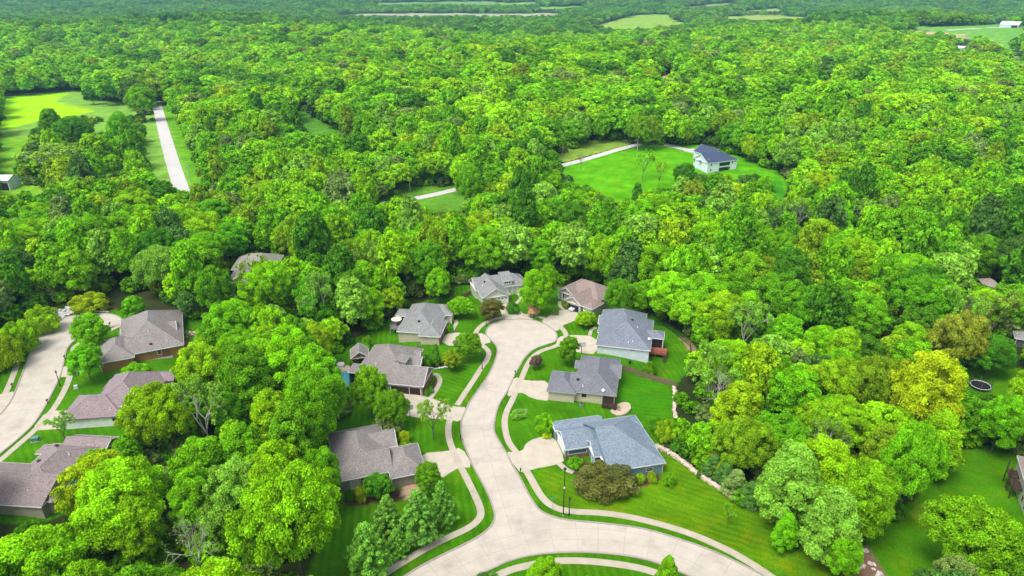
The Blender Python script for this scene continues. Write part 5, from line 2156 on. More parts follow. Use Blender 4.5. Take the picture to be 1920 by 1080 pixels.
def tree_at(kind, bx, by, ty, wpx, tint, label, cat='tree', group=None, name=None):
    """plant with its foot on photo row by, crown centred on column bx and topping out on row ty"""
    fx, H = bx, 5.0
    for _ in range(5):
        b = pt(fx, by)
        d = float(project(b)[2])
        Rr = wpx * d / FPX / 2 * .95
        lo, hi = .1, 45.0
        dist = math.hypot(b[0], b[1])
        for _ in range(34):
            H = (lo + hi) / 2
            cs, sn = dist / math.hypot(dist, CZ - b[2]), (CZ - b[2]) / math.hypot(dist, CZ - b[2])
            rz = .38 * H
            ex = (math.sqrt((rz * cs) ** 2 + (Rr * .8 * sn) ** 2) - rz * cs) / cs
            if project(np.array([b[0], b[1], b[2] + H + ex]))[1] > ty:
                lo = H
            else:
                hi = H
        fx += bx - float(project(np.array([b[0], b[1], b[2] + .62 * H]))[0])
    return add_tree(kind, b - [0, 0, .05], max(H, .6), Rr, tint, label, cat, group, None, name)


# yard trees: kind, foot x, foot y, top y, crown width (photo px), colour, label
for q in (
    ('round_1', 1000, 592, 507, 54, 'bright green', 'full bright green maple on the lawn between the two houses at the street end'),
    ('round_2', 1026, 568, 496, 46, 'bright green', 'taller green tree just behind the full maple between the street end houses'),
    ('oak_4', 1160, 592, 522, 56, 'mid green', 'dense rounded tree behind the broad blue grey roof, beside the open garage house'),
    ('round_2', 1206, 592, 527, 48, 'bright green', 'rounded green tree rising over the back corner of the blue grey roof'),
    ('round_1', 919, 600, 561, 42, 'bronze', 'round bronze leaved tree beside the white double garage'),
    ('round_2', 864, 596, 556, 48, 'bright green', 'round bright green tree between the grey roof and the pale green house'),
    ('round_2', 1098, 613, 583, 39, 'lime', 'small round lime tree on the lawn by the open garage drive'),
    ('round_1', 1065, 684, 632, 42, 'mid green', 'glossy green tree on the lawn facing the bulb, by the white sided house drive'),
    ('round_2', 1004, 692, 666, 28, 'plum', 'small plum leaved tree beside the walk on the inner lawn'),
    ('round_1', 878, 678, 624, 46, 'mid green', 'loose green tree at the drive corner below the grey roofed house'),
    ('cedar_1', 817, 684, 644, 22, 'deep green', 'narrow conifer in the bed behind the pool house entry'),
    ('round_2', 847, 694, 655, 38, 'olive', 'small olive tree with a dry crown on the lawn of the pool house'),
    ('oak_3', 692, 783, 684, 66, 'bright green', 'tall bright tree in front of the pool house roof'),
    ('oak_4', 735, 806, 730, 64, 'mid green', 'spreading green tree at the drive edge below the dark garage doors'),
    ('sparse_2', 810, 824, 744, 72, 'pale sage', 'thin pale sage tree in a mulch ring by the street drive'),
    ('bush_1', 728, 806, 768, 64, 'grey green', 'grey brown blossoming shrub behind the taupe roof'),
    ('pine_1', 832, 984, 898, 60, 'blue green', 'blue green pine furthest up the row, next to the street walk'),
    ('pine_2', 783, 1014, 916, 78, 'blue green', 'wide blue green pine standing in a bare soil ring'),
    ('pine_1', 722, 1008, 926, 70, 'blue green', 'blue green pine mid row below the taupe house'),
    ('pine_2', 688, 1078, 970, 84, 'blue green', 'largest blue green pine at the low end of the row'),
    ('pine_1', 741, 1042, 988, 44, 'blue green', 'short pine crowded behind the wide one in the row'),
    ('round_1', 709, 934, 886, 54, 'deep green', 'dark rounded tree against the wall of the lower taupe house'),
    ('round_2', 800, 930, 866, 58, 'mid green', 'dense green tree by the drive corner of the lower taupe house'),
    ('round_1', 165, 656, 591, 70, 'bright green', 'full green street tree in front of the brown walled house, upper of the pair'),
    ('round_2', 160, 714, 645, 76, 'bright green', 'full green street tree on the striped lawn, lower of the pair'),
    ('sparse_2', 113, 832, 772, 56, 'pale sage', 'thin straw coloured sapling by the drive of the white walled house'),
    ('bush_1', 72, 622, 573, 66, 'golden green', 'golden green bushy low tree over the rocks by the other street'),
    ('bush_2', 32, 660, 600, 74, 'lime', 'broad lime bushy tree along the outer curve of the other street'),
    ('bush_1', 0, 690, 628, 70, 'golden green', 'golden green bushy tree cut by the picture edge beside the other street'),
    ('bush_2', 165, 582, 547, 72, 'golden green', 'wide golden bushy tree in the mulch bed at the head of the other street'),
    ('round_1', 250, 604, 556, 46, 'bright green', 'green tree at the back corner of the brown walled house'),
    ('pear_1', 1492, 988, 829, 118, 'pale sage', 'tall pale pyramidal pear tree, the larger of two by the lower lawn'),
    ('pear_2', 1563, 1050, 911, 116, 'pale sage', 'shorter broad pear tree leaning over the rock bed'),
    ('pear_1', 1474, 1034, 963, 50, 'bright green', 'slim young green tree at the foot of the pear trees'),
    ('round_1', 1585, 1092, 1008, 54, 'bright green', 'green tree at the rock bed under the pear trees'),
    ('sparse_2', 1367, 985, 944, 30, 'bright green', 'spindly sapling in a mulch ring alone on the corner lawn'),
    ('round_2', 1018, 1128, 1048, 80, 'bright green', 'round bright tree cut by the lower edge inside the street curve'),
    ('pear_2', 1248, 1124, 1042, 52, 'bright green', 'pointed young tree at the lower edge inside the street curve'),
    ('bare_4', 1090, 319, 283, 20, 'olive', 'leafless dark tree by the gravel lane on the far lawn'),
    ('sparse_2', 1207, 337, 281, 36, 'lime', 'thin vase shaped tree alone on the farmhouse lawn'),
    ('sparse_2', 1238, 350, 299, 34, 'golden green', 'thin golden tree with twin stems on the farmhouse lawn'),
    ('oak_3', 1284, 354, 306, 42, 'deep green', 'dark dense tree beside the white farmhouse'),
    ('oak_1', 1198, 282, 211, 46, 'olive', 'olive tree over the bend of the gravel lane'),
    ('oak_3', 1222, 281, 216, 40, 'olive', 'second olive tree over the lane bend, nearer the farmhouse'),
    ('oak_4', 1862, 706, 629, 90, 'deep green', 'dense dark tree behind the trampoline'),
    ('oak_3', 1880, 848, 738, 92, 'bright green', 'bright green tree below the trampoline lawn'),
    ('oak_2', 1832, 1098, 944, 178, 'bright green', 'huge spreading bright tree on the lower lawn by the balcony house'),
    ('oak_3', 1738, 848, 661, 138, 'yellow', 'great yellow green tree standing out of the wood near the trampoline'),
    ('oak_2', 1700, 972, 792, 132, 'bright green', 'broad green tree at the edge of the low lawn under the great yellow tree'),
    ('oak_2', 1650, 800, 668, 110, 'olive', 'broad olive tree beside the great yellow one'),
    ('oak_1', 1800, 704, 584, 92, 'rust', 'rust tinged tree above the trampoline'),
    ('sparse_1', 112, 352, 268, 150, 'pale sage', 'sprawling pale tree with white limbs beside the white shed'),
    ('bare_3', 392, 902, 828, 62, 'pale sage', 'leafless grey tree among the woods between the two streets, taller of the pair'),
    ('bare_3', 322, 925, 868, 60, 'pale sage', 'leafless grey tree among the woods between the two streets, shorter of the pair'),
    ('bare_3', 1414, 622, 556, 62, 'pale sage', 'bare grey tree in the wood behind the fenced lawn'),
    ('sparse_1', 656, 562, 448, 62, 'olive', 'thin tan stemmed tree rising above the wood behind the pool house'),
    ('sparse_1', 1463, 452, 374, 34, 'pale sage', 'white stemmed pale tree in the far wood, slimmer of a pair'),
    ('sparse_1', 1494, 456, 372, 48, 'pale sage', 'white stemmed pale tree in the far wood, wider of a pair'),
    ('sparse_1', 1588, 436, 380, 48, 'pale sage', 'pale fluffy tree with a short white stem past the white stemmed pair'),
    ('sparse_1', 1622, 440, 372, 50, 'pale sage', 'pale tree with leaning white stem furthest along the far wood'),
    ('tall_1', 803, 556, 450, 62, 'mid green', 'tall spire shaped tree behind the grey roofed house'),
    ('round_2', 822, 568, 504, 56, 'bright green', 'round bright tree at the wood edge between the spire and the grey roof'),
    ('tall_2', 1022, 520, 450, 56, 'bright green', 'tall bright tree behind the gap between the street end houses'),
    ('oak_4', 880, 395, 308, 62, 'bright green', 'big green tree hiding the gravel lane halfway along'),
    ('oak_2', 1016, 388, 322, 52, 'pale sage', 'pale blossoming tree at the corner of the far lawn'),
    ('oak_1', 264, 228, 158, 62, 'bright green', 'round green tree standing at the roadside by the field'),
    ('oak_3', 94, 268, 204, 44, 'mid green', 'green tree on the edge of the bright field'),
    ('round_1', 172, 196, 168, 32, 'deep green', 'dark tree in the rough pasture beyond the bright field'),
    ('oak_4', 226, 282, 210, 44, 'bright green', 'green tree in the hedge before the gravel road'),
    ('oak_2', 140, 292, 222, 60, 'deep green', 'dark tree in the hedge under the bright field'),
    ('oak_1', 192, 300, 262, 60, 'dark cedar', 'near black thicket tree in the hedge by the road'),
    ('round_1', 258, 268, 232, 30, 'mid green', 'small green tree at the hedge end beside the gravel road'),
    ('oak_3', 208, 330, 290, 42, 'bright green', 'bright tree on the low side of the dark hedge'),
    ('oak_2', 505, 600, 492, 90, 'lime', 'lime tree leaning over the roof of the hidden cream house'),
    ('sparse_2', 478, 578, 480, 66, 'olive', 'thin olive tree against the roof of the hidden cream house'),
    ('oak_3', 440, 640, 562, 70, 'lime', 'lime tree below the drive of the hidden cream house'),
    ('round_2', 402, 600, 500, 66, 'mid green', 'green tree at the far gable of the hidden cream house'),
    ('oak_1', 1302, 402, 336, 50, 'rust', 'orange tinged tree below the farmhouse lawn'),
    ('oak_3', 192, 990, 848, 128, 'golden green', 'golden green tree over the back of the big taupe corner house'),
    ('oak_1', 292, 856, 716, 118, 'lime', 'lime tree crowding the far end of the white walled house'),
    ('oak_4', 592, 850, 694, 120, 'bright green', 'bright tree filling the gap between the pool house and the lower taupe house'),
    ('oak_2', 548, 1092, 868, 200, 'lime', 'broad lime tree, the largest crown beside the pine row lawn'),
    ('oak_1', 596, 966, 834, 96, 'bright green', 'bright tree against the deck side of the lower taupe house'),
    ('oak_3', 372, 770, 640, 110, 'lime', 'lime tree at the end of the striped lawn beyond the brown walled house'),
    ('cedar_2', 1196, 388, 342, 30, 'deep green', 'dark pointed cedar at the low edge of the farmhouse lawn'),
):
    tree_at(*q)

for q in (   # shrubs
    ('bush_1', 1136, 914, 859, 128, 'bronze', 'huge rounded bronze shrub in front of the pale blue roofed house'),
    ('bush_2', 1200, 905, 886, 19, 'golden green', 'yellow shrub at the teal wall, nearer the bronze one'),
    ('bush_1', 1223, 903, 883, 21, 'golden green', 'yellow shrub at the teal wall, nearer the house corner'),
    ('bush_2', 1256, 908, 884, 30, 'bright green', 'bright green shrub off the corner of the teal wall'),
    ('bush_1', 1078, 873, 855, 34, 'mid green', 'low green hedge shrub below the brick skirt'),
    ('bush_2', 1022, 810, 774, 40, 'bright green', 'bushy green shrub on the lawn above the concrete drive'),
    ('bush_1', 1026, 818, 806, 22, 'yellow', 'small yellow shrub at the top of the concrete drive'),
    ('bush_2', 677, 940, 907, 27, 'golden green', 'yellow green shrub under the window of the lower taupe house'),
    ('bush_1', 655, 938, 918, 20, 'deep green', 'dark shrub next to the yellow green one under the window'),
    ('bush_2', 757, 828, 806, 24, 'yellow', 'yellow shrub by the entry of the lower taupe house, upper one'),
    ('bush_1', 760, 842, 820, 26, 'golden green', 'yellow shrub by the entry of the lower taupe house, lower one'),
    ('plume_1', 1002, 594, 573, 24, 'straw', 'tan plume grass clump by the two mailboxes'),
    ('bush_2', 1041, 590, 577, 14, 'grey green', 'grey green shrub on the lawn by the brown roofed house walk'),
    ('bush_1', 800, 742, 728, 12, 'mid green', 'ball shrub at the garage corner, nearer the drive'),
    ('bush_1', 808, 737, 724, 11, 'mid green', 'ball shrub at the garage corner, nearer the curved walk'),
    ('bush_2', 798, 688, 664, 34, 'deep green', 'dark shrub mass in the stone edged bed'),
    ('bush_1', 250, 705, 682, 60, 'bright green', 'long bright shrub between the brown and the white walled houses'),
    ('bush_1', 972, 782, 766, 30, 'pale sage', 'pale ground shrub bed ringed on the lawn above the corner house'),
    ('cedar_1', 1311, 897, 872, 9, 'deep green', 'tiny column conifer at the stone wall'),
    ('cedar_1', 1338, 890, 850, 44, 'dark cedar', 'dark cedar behind the stone wall, highest up'),
    ('cedar_2', 1362, 908, 862, 48, 'dark cedar', 'dark cedar behind the stone wall, second down'),
    ('cedar_1', 1380, 928, 878, 50, 'grey green', 'grey cedar behind the stone wall'),
    ('cedar_2', 1410, 946, 900, 50, 'dark cedar', 'dark cedar behind the stone wall, lowest down'),
    ('bush_2', 1145, 700, 676, 30, 'bright green', 'green shrub at the corner of the white sided house yard'),
    ('bush_1', 1218, 700, 676, 30, 'mid green', 'leafy shrub against the far side of the wooden fence'),
    ('bush_1', 1248, 826, 786, 42, 'golden green', 'golden shrub where the mown lawn meets the wood'),
    ('bush_2', 1232, 808, 780, 34, 'mid green', 'green shrub over the back of the pale blue roof'),
    ('bush_2', 1828, 990, 950, 50, 'olive', 'olive shrub in the ringed bed on the lower lawn'),
    ('bush_1', 1415, 348, 326, 40, 'deep green', 'dark shrub on the slope below the farmhouse, farther one'),
    ('bush_2', 1436, 358, 330, 34, 'bright green', 'bright shrub on the slope below the farmhouse'),
    ('bush_1', 690, 668, 630, 34, 'bright green', 'leafy shrub on the slope behind the pool house, higher one'),
    ('bush_2', 665, 692, 662, 24, 'mid green', 'leafy shrub on the slope behind the pool house, lower one'),
    ('bush_1', 962, 586, 566, 28, 'deep green', 'dark entry shrub beside the white double garage'),
    ('bush_1', 1063, 577, 562, 16, 'olive', 'olive shrub at the entry of the brown roofed house'),
    ('bush_1', 845, 624, 606, 12, 'mid green', 'green shrub by the porch of the grey roofed house'),
):
    r = tree_at(*q, cat='ornamental grass' if q[0] == 'plume_1' else 'conifer' if q[0].startswith('cedar') else 'shrub')
    NTREE[0] -= 1

# ------------------------------------------------------------------ the woods
# parts of the picture that trees must leave open (photo pixels)
KEEP = [
    [(613, 812), (700, 794), (800, 806), (865, 806), (925, 960), (780, 1080), (715, 1080), (660, 960), (640, 930)],
    [(626, 690), (655, 640), (692, 620), (732, 596), (742, 588), (772, 572), (848, 560), (850, 540), (885, 532), (940, 506), (980, 514), (1047, 545), (1085, 516), (1142, 538), (1142, 582), (1170, 580), (1215, 588), (1247, 604), (1295, 640), (1312, 664), (1275, 706), (1264, 720), (1266, 796), (1222, 800), (1250, 866), (1310, 888), (1340, 908), (1372, 930), (1417, 955), (1440, 965), (1450, 1004), (1520, 1028), (1556, 1060), (1560, 1090), (800, 1090), (860, 960), (800, 800), (650, 745)],
    [(1778, 862), (1850, 835), (1925, 847), (1925, 960), (1870, 945), (1760, 985), (1745, 1000), (1752, 1090), (1660, 1090), (1622, 1010), (1620, 985), (1690, 968), (1760, 912)],
    [(1797, 705), (1830, 692), (1890, 705), (1925, 700), (1925, 790), (1902, 745), (1870, 740), (1837, 760), (1820, 745)],
    [(1900, 632), (1925, 632), (1925, 690), (1902, 690)],
    [(1846, 524), (1876, 528), (1874, 544), (1848, 544)],
    [(0, 700), (48, 655), (70, 615), (95, 590), (140, 576), (200, 570), (232, 586), (270, 590), (332, 602), (345, 628), (392, 612), (400, 640), (388, 662), (345, 668), (322, 700), (300, 715), (276, 745), (246, 780), (232, 812), (216, 826), (206, 846), (150, 850), (122, 890), (96, 932), (98, 957), (62, 965), (-5, 960)],
    [(428, 512), (450, 495), (470, 482), (515, 484), (512, 495), (462, 510), (452, 560), (435, 560)],
    [(1050, 316), (1092, 302), (1185, 278), (1210, 270), (1330, 270), (1388, 296), (1425, 308), (1440, 325), (1462, 320), (1478, 350), (1466, 372), (1430, 345), (1392, 335), (1310, 325), (1267, 345), (1235, 352), (1185, 374), (1142, 376), (1110, 352), (1072, 342), (1055, 328)],
    [(1040, 290), (1100, 265), (1180, 262), (1190, 272), (1100, 296), (1050, 312)],
    [(702, 377), (767, 352), (855, 344), (864, 358), (870, 395), (805, 395), (790, 378), (735, 382)],
    [(284, 192), (302, 184), (322, 196), (348, 262), (378, 342), (358, 366), (326, 352), (300, 290)],
    [(0, 180), (125, 171), (168, 170), (165, 190), (245, 196), (262, 214), (205, 220), (150, 216), (75, 228), (60, 250), (34, 268), (-5, 268)],
    [(-5, 262), (60, 250), (34, 300), (30, 330), (27, 362), (-5, 362)], [(268, 216), (288, 230), (300, 290), (318, 345), (290, 345), (275, 290)], [(168, 238), (205, 222), (198, 246), (168, 252)],
    [(27, 362), (80, 348), (72, 374), (27, 374)],
    [(190, 318), (228, 318), (222, 338), (195, 340)],
    [(548, 206), (566, 206), (645, 248), (638, 257), (588, 255), (566, 226)],
    [(1220, 136), (1300, 137), (1297, 142), (1220, 144)],
    [(1330, 139), (1352, 137), (1342, 144)], [(1398, 130), (1416, 129), (1410, 134)],
    [(1112, 49), (1150, 38), (1190, 27), (1257, 26), (1260, 36), (1294, 45), (1250, 50), (1200, 54), (1155, 54)],
    [(1345, 29), (1535, 30), (1500, 38), (1385, 39)], [(1258, 14), (1376, 3), (1374, 8), (1290, 14)],
    [(1700, 47), (1925, 44), (1925, 64), (1897, 76), (1895, 97), (1872, 84), (1850, 74), (1816, 71), (1765, 61)],
    [(1870, 98), (1925, 106), (1925, 118), (1905, 112)], [(1786, 86), (1812, 86), (1812, 97), (1786, 97)], [(1645, 52), (1740, 55), (1810, 68), (1730, 64)],
    [(600, 24), (960, 24), (1058, 24), (1046, 29), (1000, 31), (880, 31), (700, 31), (640, 28)], [(870, 1044), (1300, 1044), (1400, 1092), (860, 1092)],
    [(702, 4), (930, 0), (925, 11), (830, 8), (705, 9)], [(930, 4), (1008, 2), (1004, 8), (942, 11)], [(1398, 18), (1468, 15), (1472, 19), (1402, 21)], [(1005, 13), (1088, 9), (1096, 13), (1022, 18)], [(-40, 850), (100, 885), (98, 985), (-40, 985)], [(296, 33), (349, 33), (338, 38), (300, 39)],
]
# mown ground where no stem may stand
STAND = [[q[:2] for q in PT([c[0] for c in poly], [c[1] for c in poly])] for poly, cc_, ang in ZONES if ang is not None or cc_ == LAWND]


def free(x, y, H, Rr):
    """mask of trees that stand off the mown ground and leave the open parts of the view open"""
    z = HT(x, y)
    ok = np.ones(len(x), bool)
    for poly in STAND:
        ok &= ~pip(poly, x, y)
    ds = np.minimum(seg_dist(x, y, CENTER), seg_dist(x, y, CENTER2))
    ok &= (ds > 13) & (seg_dist(x, y, CENTER3) > 21)
    for h in HOUSES.values():
        l = (np.stack([x, y, z], -1) - h.o) @ h.M.T
        for (x0, x1, y0, y1) in h.rects:
            m = np.minimum(Rr * .55, 4.0)
            ok &= ~((l[:, 0] > x0 - m) & (l[:, 0] < x1 + m) & (l[:, 1] > y0 - m) & (l[:, 1] < y1 + m))
    for (fx, fz) in ((0, .97), (0, .6), (-.85, .62), (.85, .62), (-.6, .85), (.6, .85), (-.7, .3), (.7, .3), (0, .12)):
        px, py, _ = project(np.stack([x + fx * Rr, y, z + fz * H], -1))
        for k in KEEP:
            ok &= ~pip(k, px, py)
    return ok


def scatter(y0, y1, step, jit, rg, marg=40):
    ys = np.arange(y0, y1, step * .9)
    X, Y = [], []
    for i, yy in enumerate(ys):
        w = yy * .80 + marg
        xs = np.arange(-w, w, step) + (i % 2) * step / 2
        X.append(xs + rg.uniform(-jit, jit, len(xs)) * step)
        Y.append(np.full(len(xs), yy) + rg.uniform(-jit, jit, len(xs)) * step)
    return np.concatenate(X), np.concatenate(Y)


def vnoise(x, y, s, seed):
    return np.sin(x / s + seed) * np.cos(y / s * .9 + seed * 1.7) + .6 * np.sin((x + y) / s * 1.9 + seed * 2.3) + .4 * np.cos((x - 1.3 * y) / s * 2.7 + seed)


NAMES = ['lime', 'bright green', 'mid green', 'deep green', 'olive', 'golden green', 'bronze', 'pale sage', 'grey green', 'dark cedar']
BASEW = np.array([.27, .32, .18, .07, .065, .045, .0, .03, .02, .018])


def pick_tint(x, y, rg):
    n1, n2 = vnoise(x, y, 38, 1.0), vnoise(x, y, 61, 4.0)
    w = np.tile(BASEW, (len(x), 1))
    w[:, 0] *= np.exp(.8 * n1)
    w[:, 5] *= np.exp(.9 * n1)
    w[:, 3] *= np.exp(-.9 * n1)
    w[:, 2] *= np.exp(-.5 * n1)
    w[:, 4] *= np.exp(.9 * n2)
    w[:, 9] *= np.exp(1.8 * vnoise(x, y, 47, 7.0))
    w[:, 3] *= np.exp(.7 * vnoise(x, y, 47, 7.0))
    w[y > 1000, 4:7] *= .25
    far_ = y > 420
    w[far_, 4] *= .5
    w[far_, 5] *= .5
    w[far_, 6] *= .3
    near = y < 190
    w[near, 0] *= 2.0
    w[near, 3] *= .5
    w /= w.sum(1, keepdims=True)
    c = w.cumsum(1)
    return (rg.random(len(x))[:, None] > c).sum(1).clip(0, len(NAMES) - 1)


rg = np.random.default_rng(21)
x, y = scatter(48, 470, 10.4, .36, rg)
kinds = np.array(['oak_1', 'oak_2', 'oak_3', 'oak_4', 'round_1', 'round_2', 'tall_1', 'tall_2', 'oak_1', 'oak_3', 'pear_2', 'tall_1'])
kk = kinds[rg.integers(0, len(kinds), len(x))]
rr_ = rg.random(len(x))
kk = np.where(rr_ < .05, 'sparse_1', np.where(rr_ < .075, 'sparse_2', np.where(rr_ < .09, 'bare_3', kk)))
sz = rg.uniform(.68, 1.22, len(x))
Hh = np.array([{'o': 17, 'r': 14.5, 't': 20.5, 's': 18, 'b': 15, 'p': 15}[k[0]] for k in kk]) * sz
Rr = np.array([{'o': 7.4, 'r': 5.8, 't': 5.2, 's': 6.0, 'b': 5.0, 'p': 5.2}[k[0]] for k in kk]) * sz * rg.uniform(.9, 1.1, len(x))
ok = free(x, y, Hh, Rr)
# smaller trees find room where the big ones could not stand
xb, yb = scatter(48, 470, 6.4, .4, rg)
sb = rg.uniform(.6, .95, len(xb))
kb = np.array(['round_1', 'round_2', 'tall_1'])[rg.integers(0, 3, len(xb))]
okb = free(xb, yb, 12.5 * sb, 4.4 * sb)
for qx, qy, qr in zip(x[ok], y[ok], Rr[ok]):
    okb &= np.hypot(xb - qx, yb - qy) > qr * .85 + 2.2
x, y, kk, Hh, Rr, ok = np.r_[x, xb], np.r_[y, yb], np.r_[kk, kb], np.r_[Hh, 12.5 * sb], np.r_[Rr, 4.4 * sb], np.r_[ok, okb]
for (l, r_) in TREES:
    ok &= np.hypot(x - l[0], y - l[1]) > (r_ * .8 + 2.5)
x, y, kk, Hh, Rr = x[ok], y[ok], kk[ok], Hh[ok], Rr[ok]
tn = pick_tint(x, y, rg)
tn[np.char.startswith(kk.astype(str), 'sparse')] = 7
tn[np.char.startswith(kk.astype(str), 'bare')] = 8
z = HT(x, y)
px, py, dep = project(np.stack([x, y, z + Hh * .7], -1))
inside = (px > -150) & (px < 2070) & (py > -10) & (py < 1260)
rank = np.where(inside, Rr / dep, 0)
order = np.argsort(-rank)
NSINGLE = 297 - NTREE[0]
single = order[:NSINGLE]
rest = np.array(sorted(set(range(len(x))) - set(single.tolist())))

# labels for the nearer woodland trees: colour, shape, and the landmark they stand by
SHAPE = {'o': 'spreading', 'r': 'round headed', 't': 'tall narrow', 's': 'thin leaved', 'b': 'leafless', 'p': 'pointed'}
marks = []
for nm, h in HOUSES.items():
    r0 = h.rects[0]
    c = h.M.T @ np.array([(r0[0] + r0[1]) / 2, (r0[2] + r0[3]) / 2, 0]) + h.o
    marks.append((nm, c))
marks += [('the trampoline', pt(1837, 725)), ('the stone wall', pt(1330, 905)), ('the huge bronze shrub', pt(1136, 926)), ('the row of pines', pt(760, 1030)), ('the low lawn', pt(1690, 1050)), ('the great yellow tree', pt(1752, 848)), ('the wooden fence', pt(1215, 712)), ('the pear trees', pt(1530, 1020)), ('the leafless pair', pt(360, 910)), ('the far lawn', pt(1200, 372)), ('the gravel lane', pt(800, 372)), ('the gravel road', pt(340, 366)), ('the white stemmed pair', pt(1478, 452)), ('the bare grey tree', pt(1414, 622)), ('the thin tan stemmed tree', pt(656, 562)), ('the spire shaped tree', pt(803, 556))]
ORD = 'first second third fourth fifth sixth seventh eighth ninth tenth eleventh twelfth thirteenth fourteenth fifteenth sixteenth seventeenth eighteenth nineteenth twentieth'.split()
bucket = {}
for i in single:
    p = np.array([x[i], y[i]])
    d = [np.linalg.norm(p - c[:2]) for _, c in marks]
    j = int(np.argmin(d))
    v = p - marks[j][1][:2]
    rel = 'behind' if v[1] > abs(v[0]) * .9 else 'before' if -v[1] > abs(v[0]) * .9 else 'beside'
    cn_ = {'s': 'pale', 'b': 'grey'}.get(kk[i][0], NAMES[tn[i]])
    bucket.setdefault((cn_, SHAPE[kk[i][0]], rel, marks[j][0]), []).append((d[j], i))
for (cn, shp, rel, mk), v in bucket.items():
    v.sort()
    for n, (dd, i) in enumerate(v):
        o_ = '' if len(v) == 1 else ORD[n] + ' '
        lab = o_ + cn + ' ' + shp + ' tree ' + rel + ' ' + mk + (', counting out' if len(v) > 1 else '')
        add_tree(kk[i], (x[i], y[i], z[i] - .15), Hh[i], Rr[i], NAMES[tn[i]], lab, group='woodland trees around the streets')

# ---- everything farther off: one woodland object, instanced from a few kinds
kindcol = bpy.data.collections.new('woodland kinds')
klist = []


def far_kind(name, crown, trunk=None):
    o = bpy.data.objects.new('kind_%02d' % len(klist), crown)
    kindcol.objects.link(o)
    klist.append(name)
    return len(klist) - 1


def join_np(parts):
    vs, fs, ls, b = [], [], [], 0
    for v, f, l in parts:
        vs.append(v)
        fs.append(f + b)
        ls.append(l)
        b += len(v)
    return np.concatenate(vs), np.concatenate(fs), np.concatenate(ls)


for sd, (R_, rz, H, nc) in enumerate(((6.2, 5.6, 15.5, 46), (6.8, 5.0, 15, 50), (5.4, 6.6, 17, 46), (4.8, 4.8, 12.5, 36), (4.4, 7.6, 18.5, 44))):
    r_ = np.random.default_rng(700 + sd)
    cl = ell(nc * 2, R_, rz, H - rz, .8, 1.6, r_, -.65, .2) + ell(10, R_ * .55, rz * .55, H - rz, 1.8, 2.4, r_, -1)
    far_kind('mid', crown_mesh('crown_mid', *leaves(cl, 11000, .48, r_, rnd=.7, inner=.5, shell=(.6, 1.15)), LEAF))
NMID = len(klist)
for sd in range(6):
    r_ = np.random.default_rng(800 + sd)
    parts = []
    for t in range(9):
        a, rr_ = t * 2.4, 4.6 * math.sqrt(t) * 1.75
        R_, rz = r_.uniform(6.0, 10.0), r_.uniform(5.5, 7.5)
        H = r_.uniform(12, 20)
        cl = [(c[0] + rr_ * math.cos(a), c[1] + rr_ * math.sin(a), c[2], c[3]) for c in ell(26, R_, rz, H - rz, 1.7, 3.0, r_, -.55)]
        v, f, lv = leaves(cl, 2400, 1.0, r_)
        parts.append((v, f, lv * r_.choice([.62, .8, 1.0, 1.15, 1.35])))
    far_kind('grove', crown_mesh('crown_grove', *join_np(parts), LEAF))
NGROVE = len(klist) - NMID
rgb = np.random.default_rng(900)
cl = ell(26, 2.0, 1.6, 1.5, .55, .9, rgb, -.6)
for _ in range(2):
    far_kind('brush', crown_mesh('crown_brush', *leaves(cl, 1500, .30, rgb), LEAF))


def points_object(name, P_, kind, scl, tint, label=None):
    me = bpy.data.meshes.new(name)
    me.vertices.add(len(P_))
    me.vertices.foreach_set('co', P_.astype(np.float32).ravel())
    for nm, ty, dat, fld in (('pick', 'INT', kind.astype(np.int32), 'value'), ('size', 'FLOAT_VECTOR', scl.astype(np.float32).ravel(), 'vector'), ('spin', 'FLOAT', rng.uniform(0, 6.28, len(P_)).astype(np.float32), 'value'), ('tint', 'FLOAT_COLOR', np.concatenate([tint, np.ones((len(tint), 1))], 1).astype(np.float32).ravel(), 'color')):
        a = me.attributes.new(nm, ty, 'POINT')
        a.data.foreach_set(fld, dat)
    o = link(bpy.data.objects.new(name, me))
    g = bpy.data.node_groups.new(name, 'GeometryNodeTree')
    g.interface.new_socket('Geometry', in_out='INPUT', socket_type='NodeSocketGeometry')
    g.interface.new_socket('Geometry', in_out='OUTPUT', socket_type='NodeSocketGeometry')
    gi, go = g.nodes.new('NodeGroupInput'), g.nodes.new('NodeGroupOutput')
    ip = g.nodes.new('GeometryNodeInstanceOnPoints')
    ci = g.nodes.new('GeometryNodeCollectionInfo')
    ci.inputs['Collection'].default_value = kindcol
    ci.inputs['Separate Children'].default_value = True
    ci.inputs['Reset Children'].default_value = True
    ip.inputs['Pick Instance'].default_value = True

    def attr(nm, ty):
        n = g.nodes.new('GeometryNodeInputNamedAttribute')
        n.data_type = ty
        n.inputs['Name'].default_value = nm
        return n.outputs[0]
    g.links.new(gi.outputs[0], ip.inputs['Points'])
    g.links.new(ci.outputs[0], ip.inputs['Instance'])
    g.links.new(attr('pick', 'INT'), ip.inputs['Instance Index'])
    g.links.new(attr('size', 'FLOAT_VECTOR'), ip.inputs['Scale'])
    cx = g.nodes.new('ShaderNodeCombineXYZ')
    g.links.new(attr('spin', 'FLOAT'), cx.inputs[2])
    g.links.new(cx.outputs[0], ip.inputs['Rotation'])
    g.links.new(ip.outputs[0], go.inputs[0])
    m = o.modifiers.new('planting', 'NODES')
    m.node_group = g
    tag(o, label, None, None, 'stuff')
    return o


TA = np.array([TINT[n] for n in NAMES])
AP, AK, AS, AT = [], [], [], []


def put(x, y, k, s, t, sink=.2):
    AP.append(np.stack([x, y, HT(x, y) - sink], -1))
    AK.append(k)
    AS.append(s)
    AT.append(t)


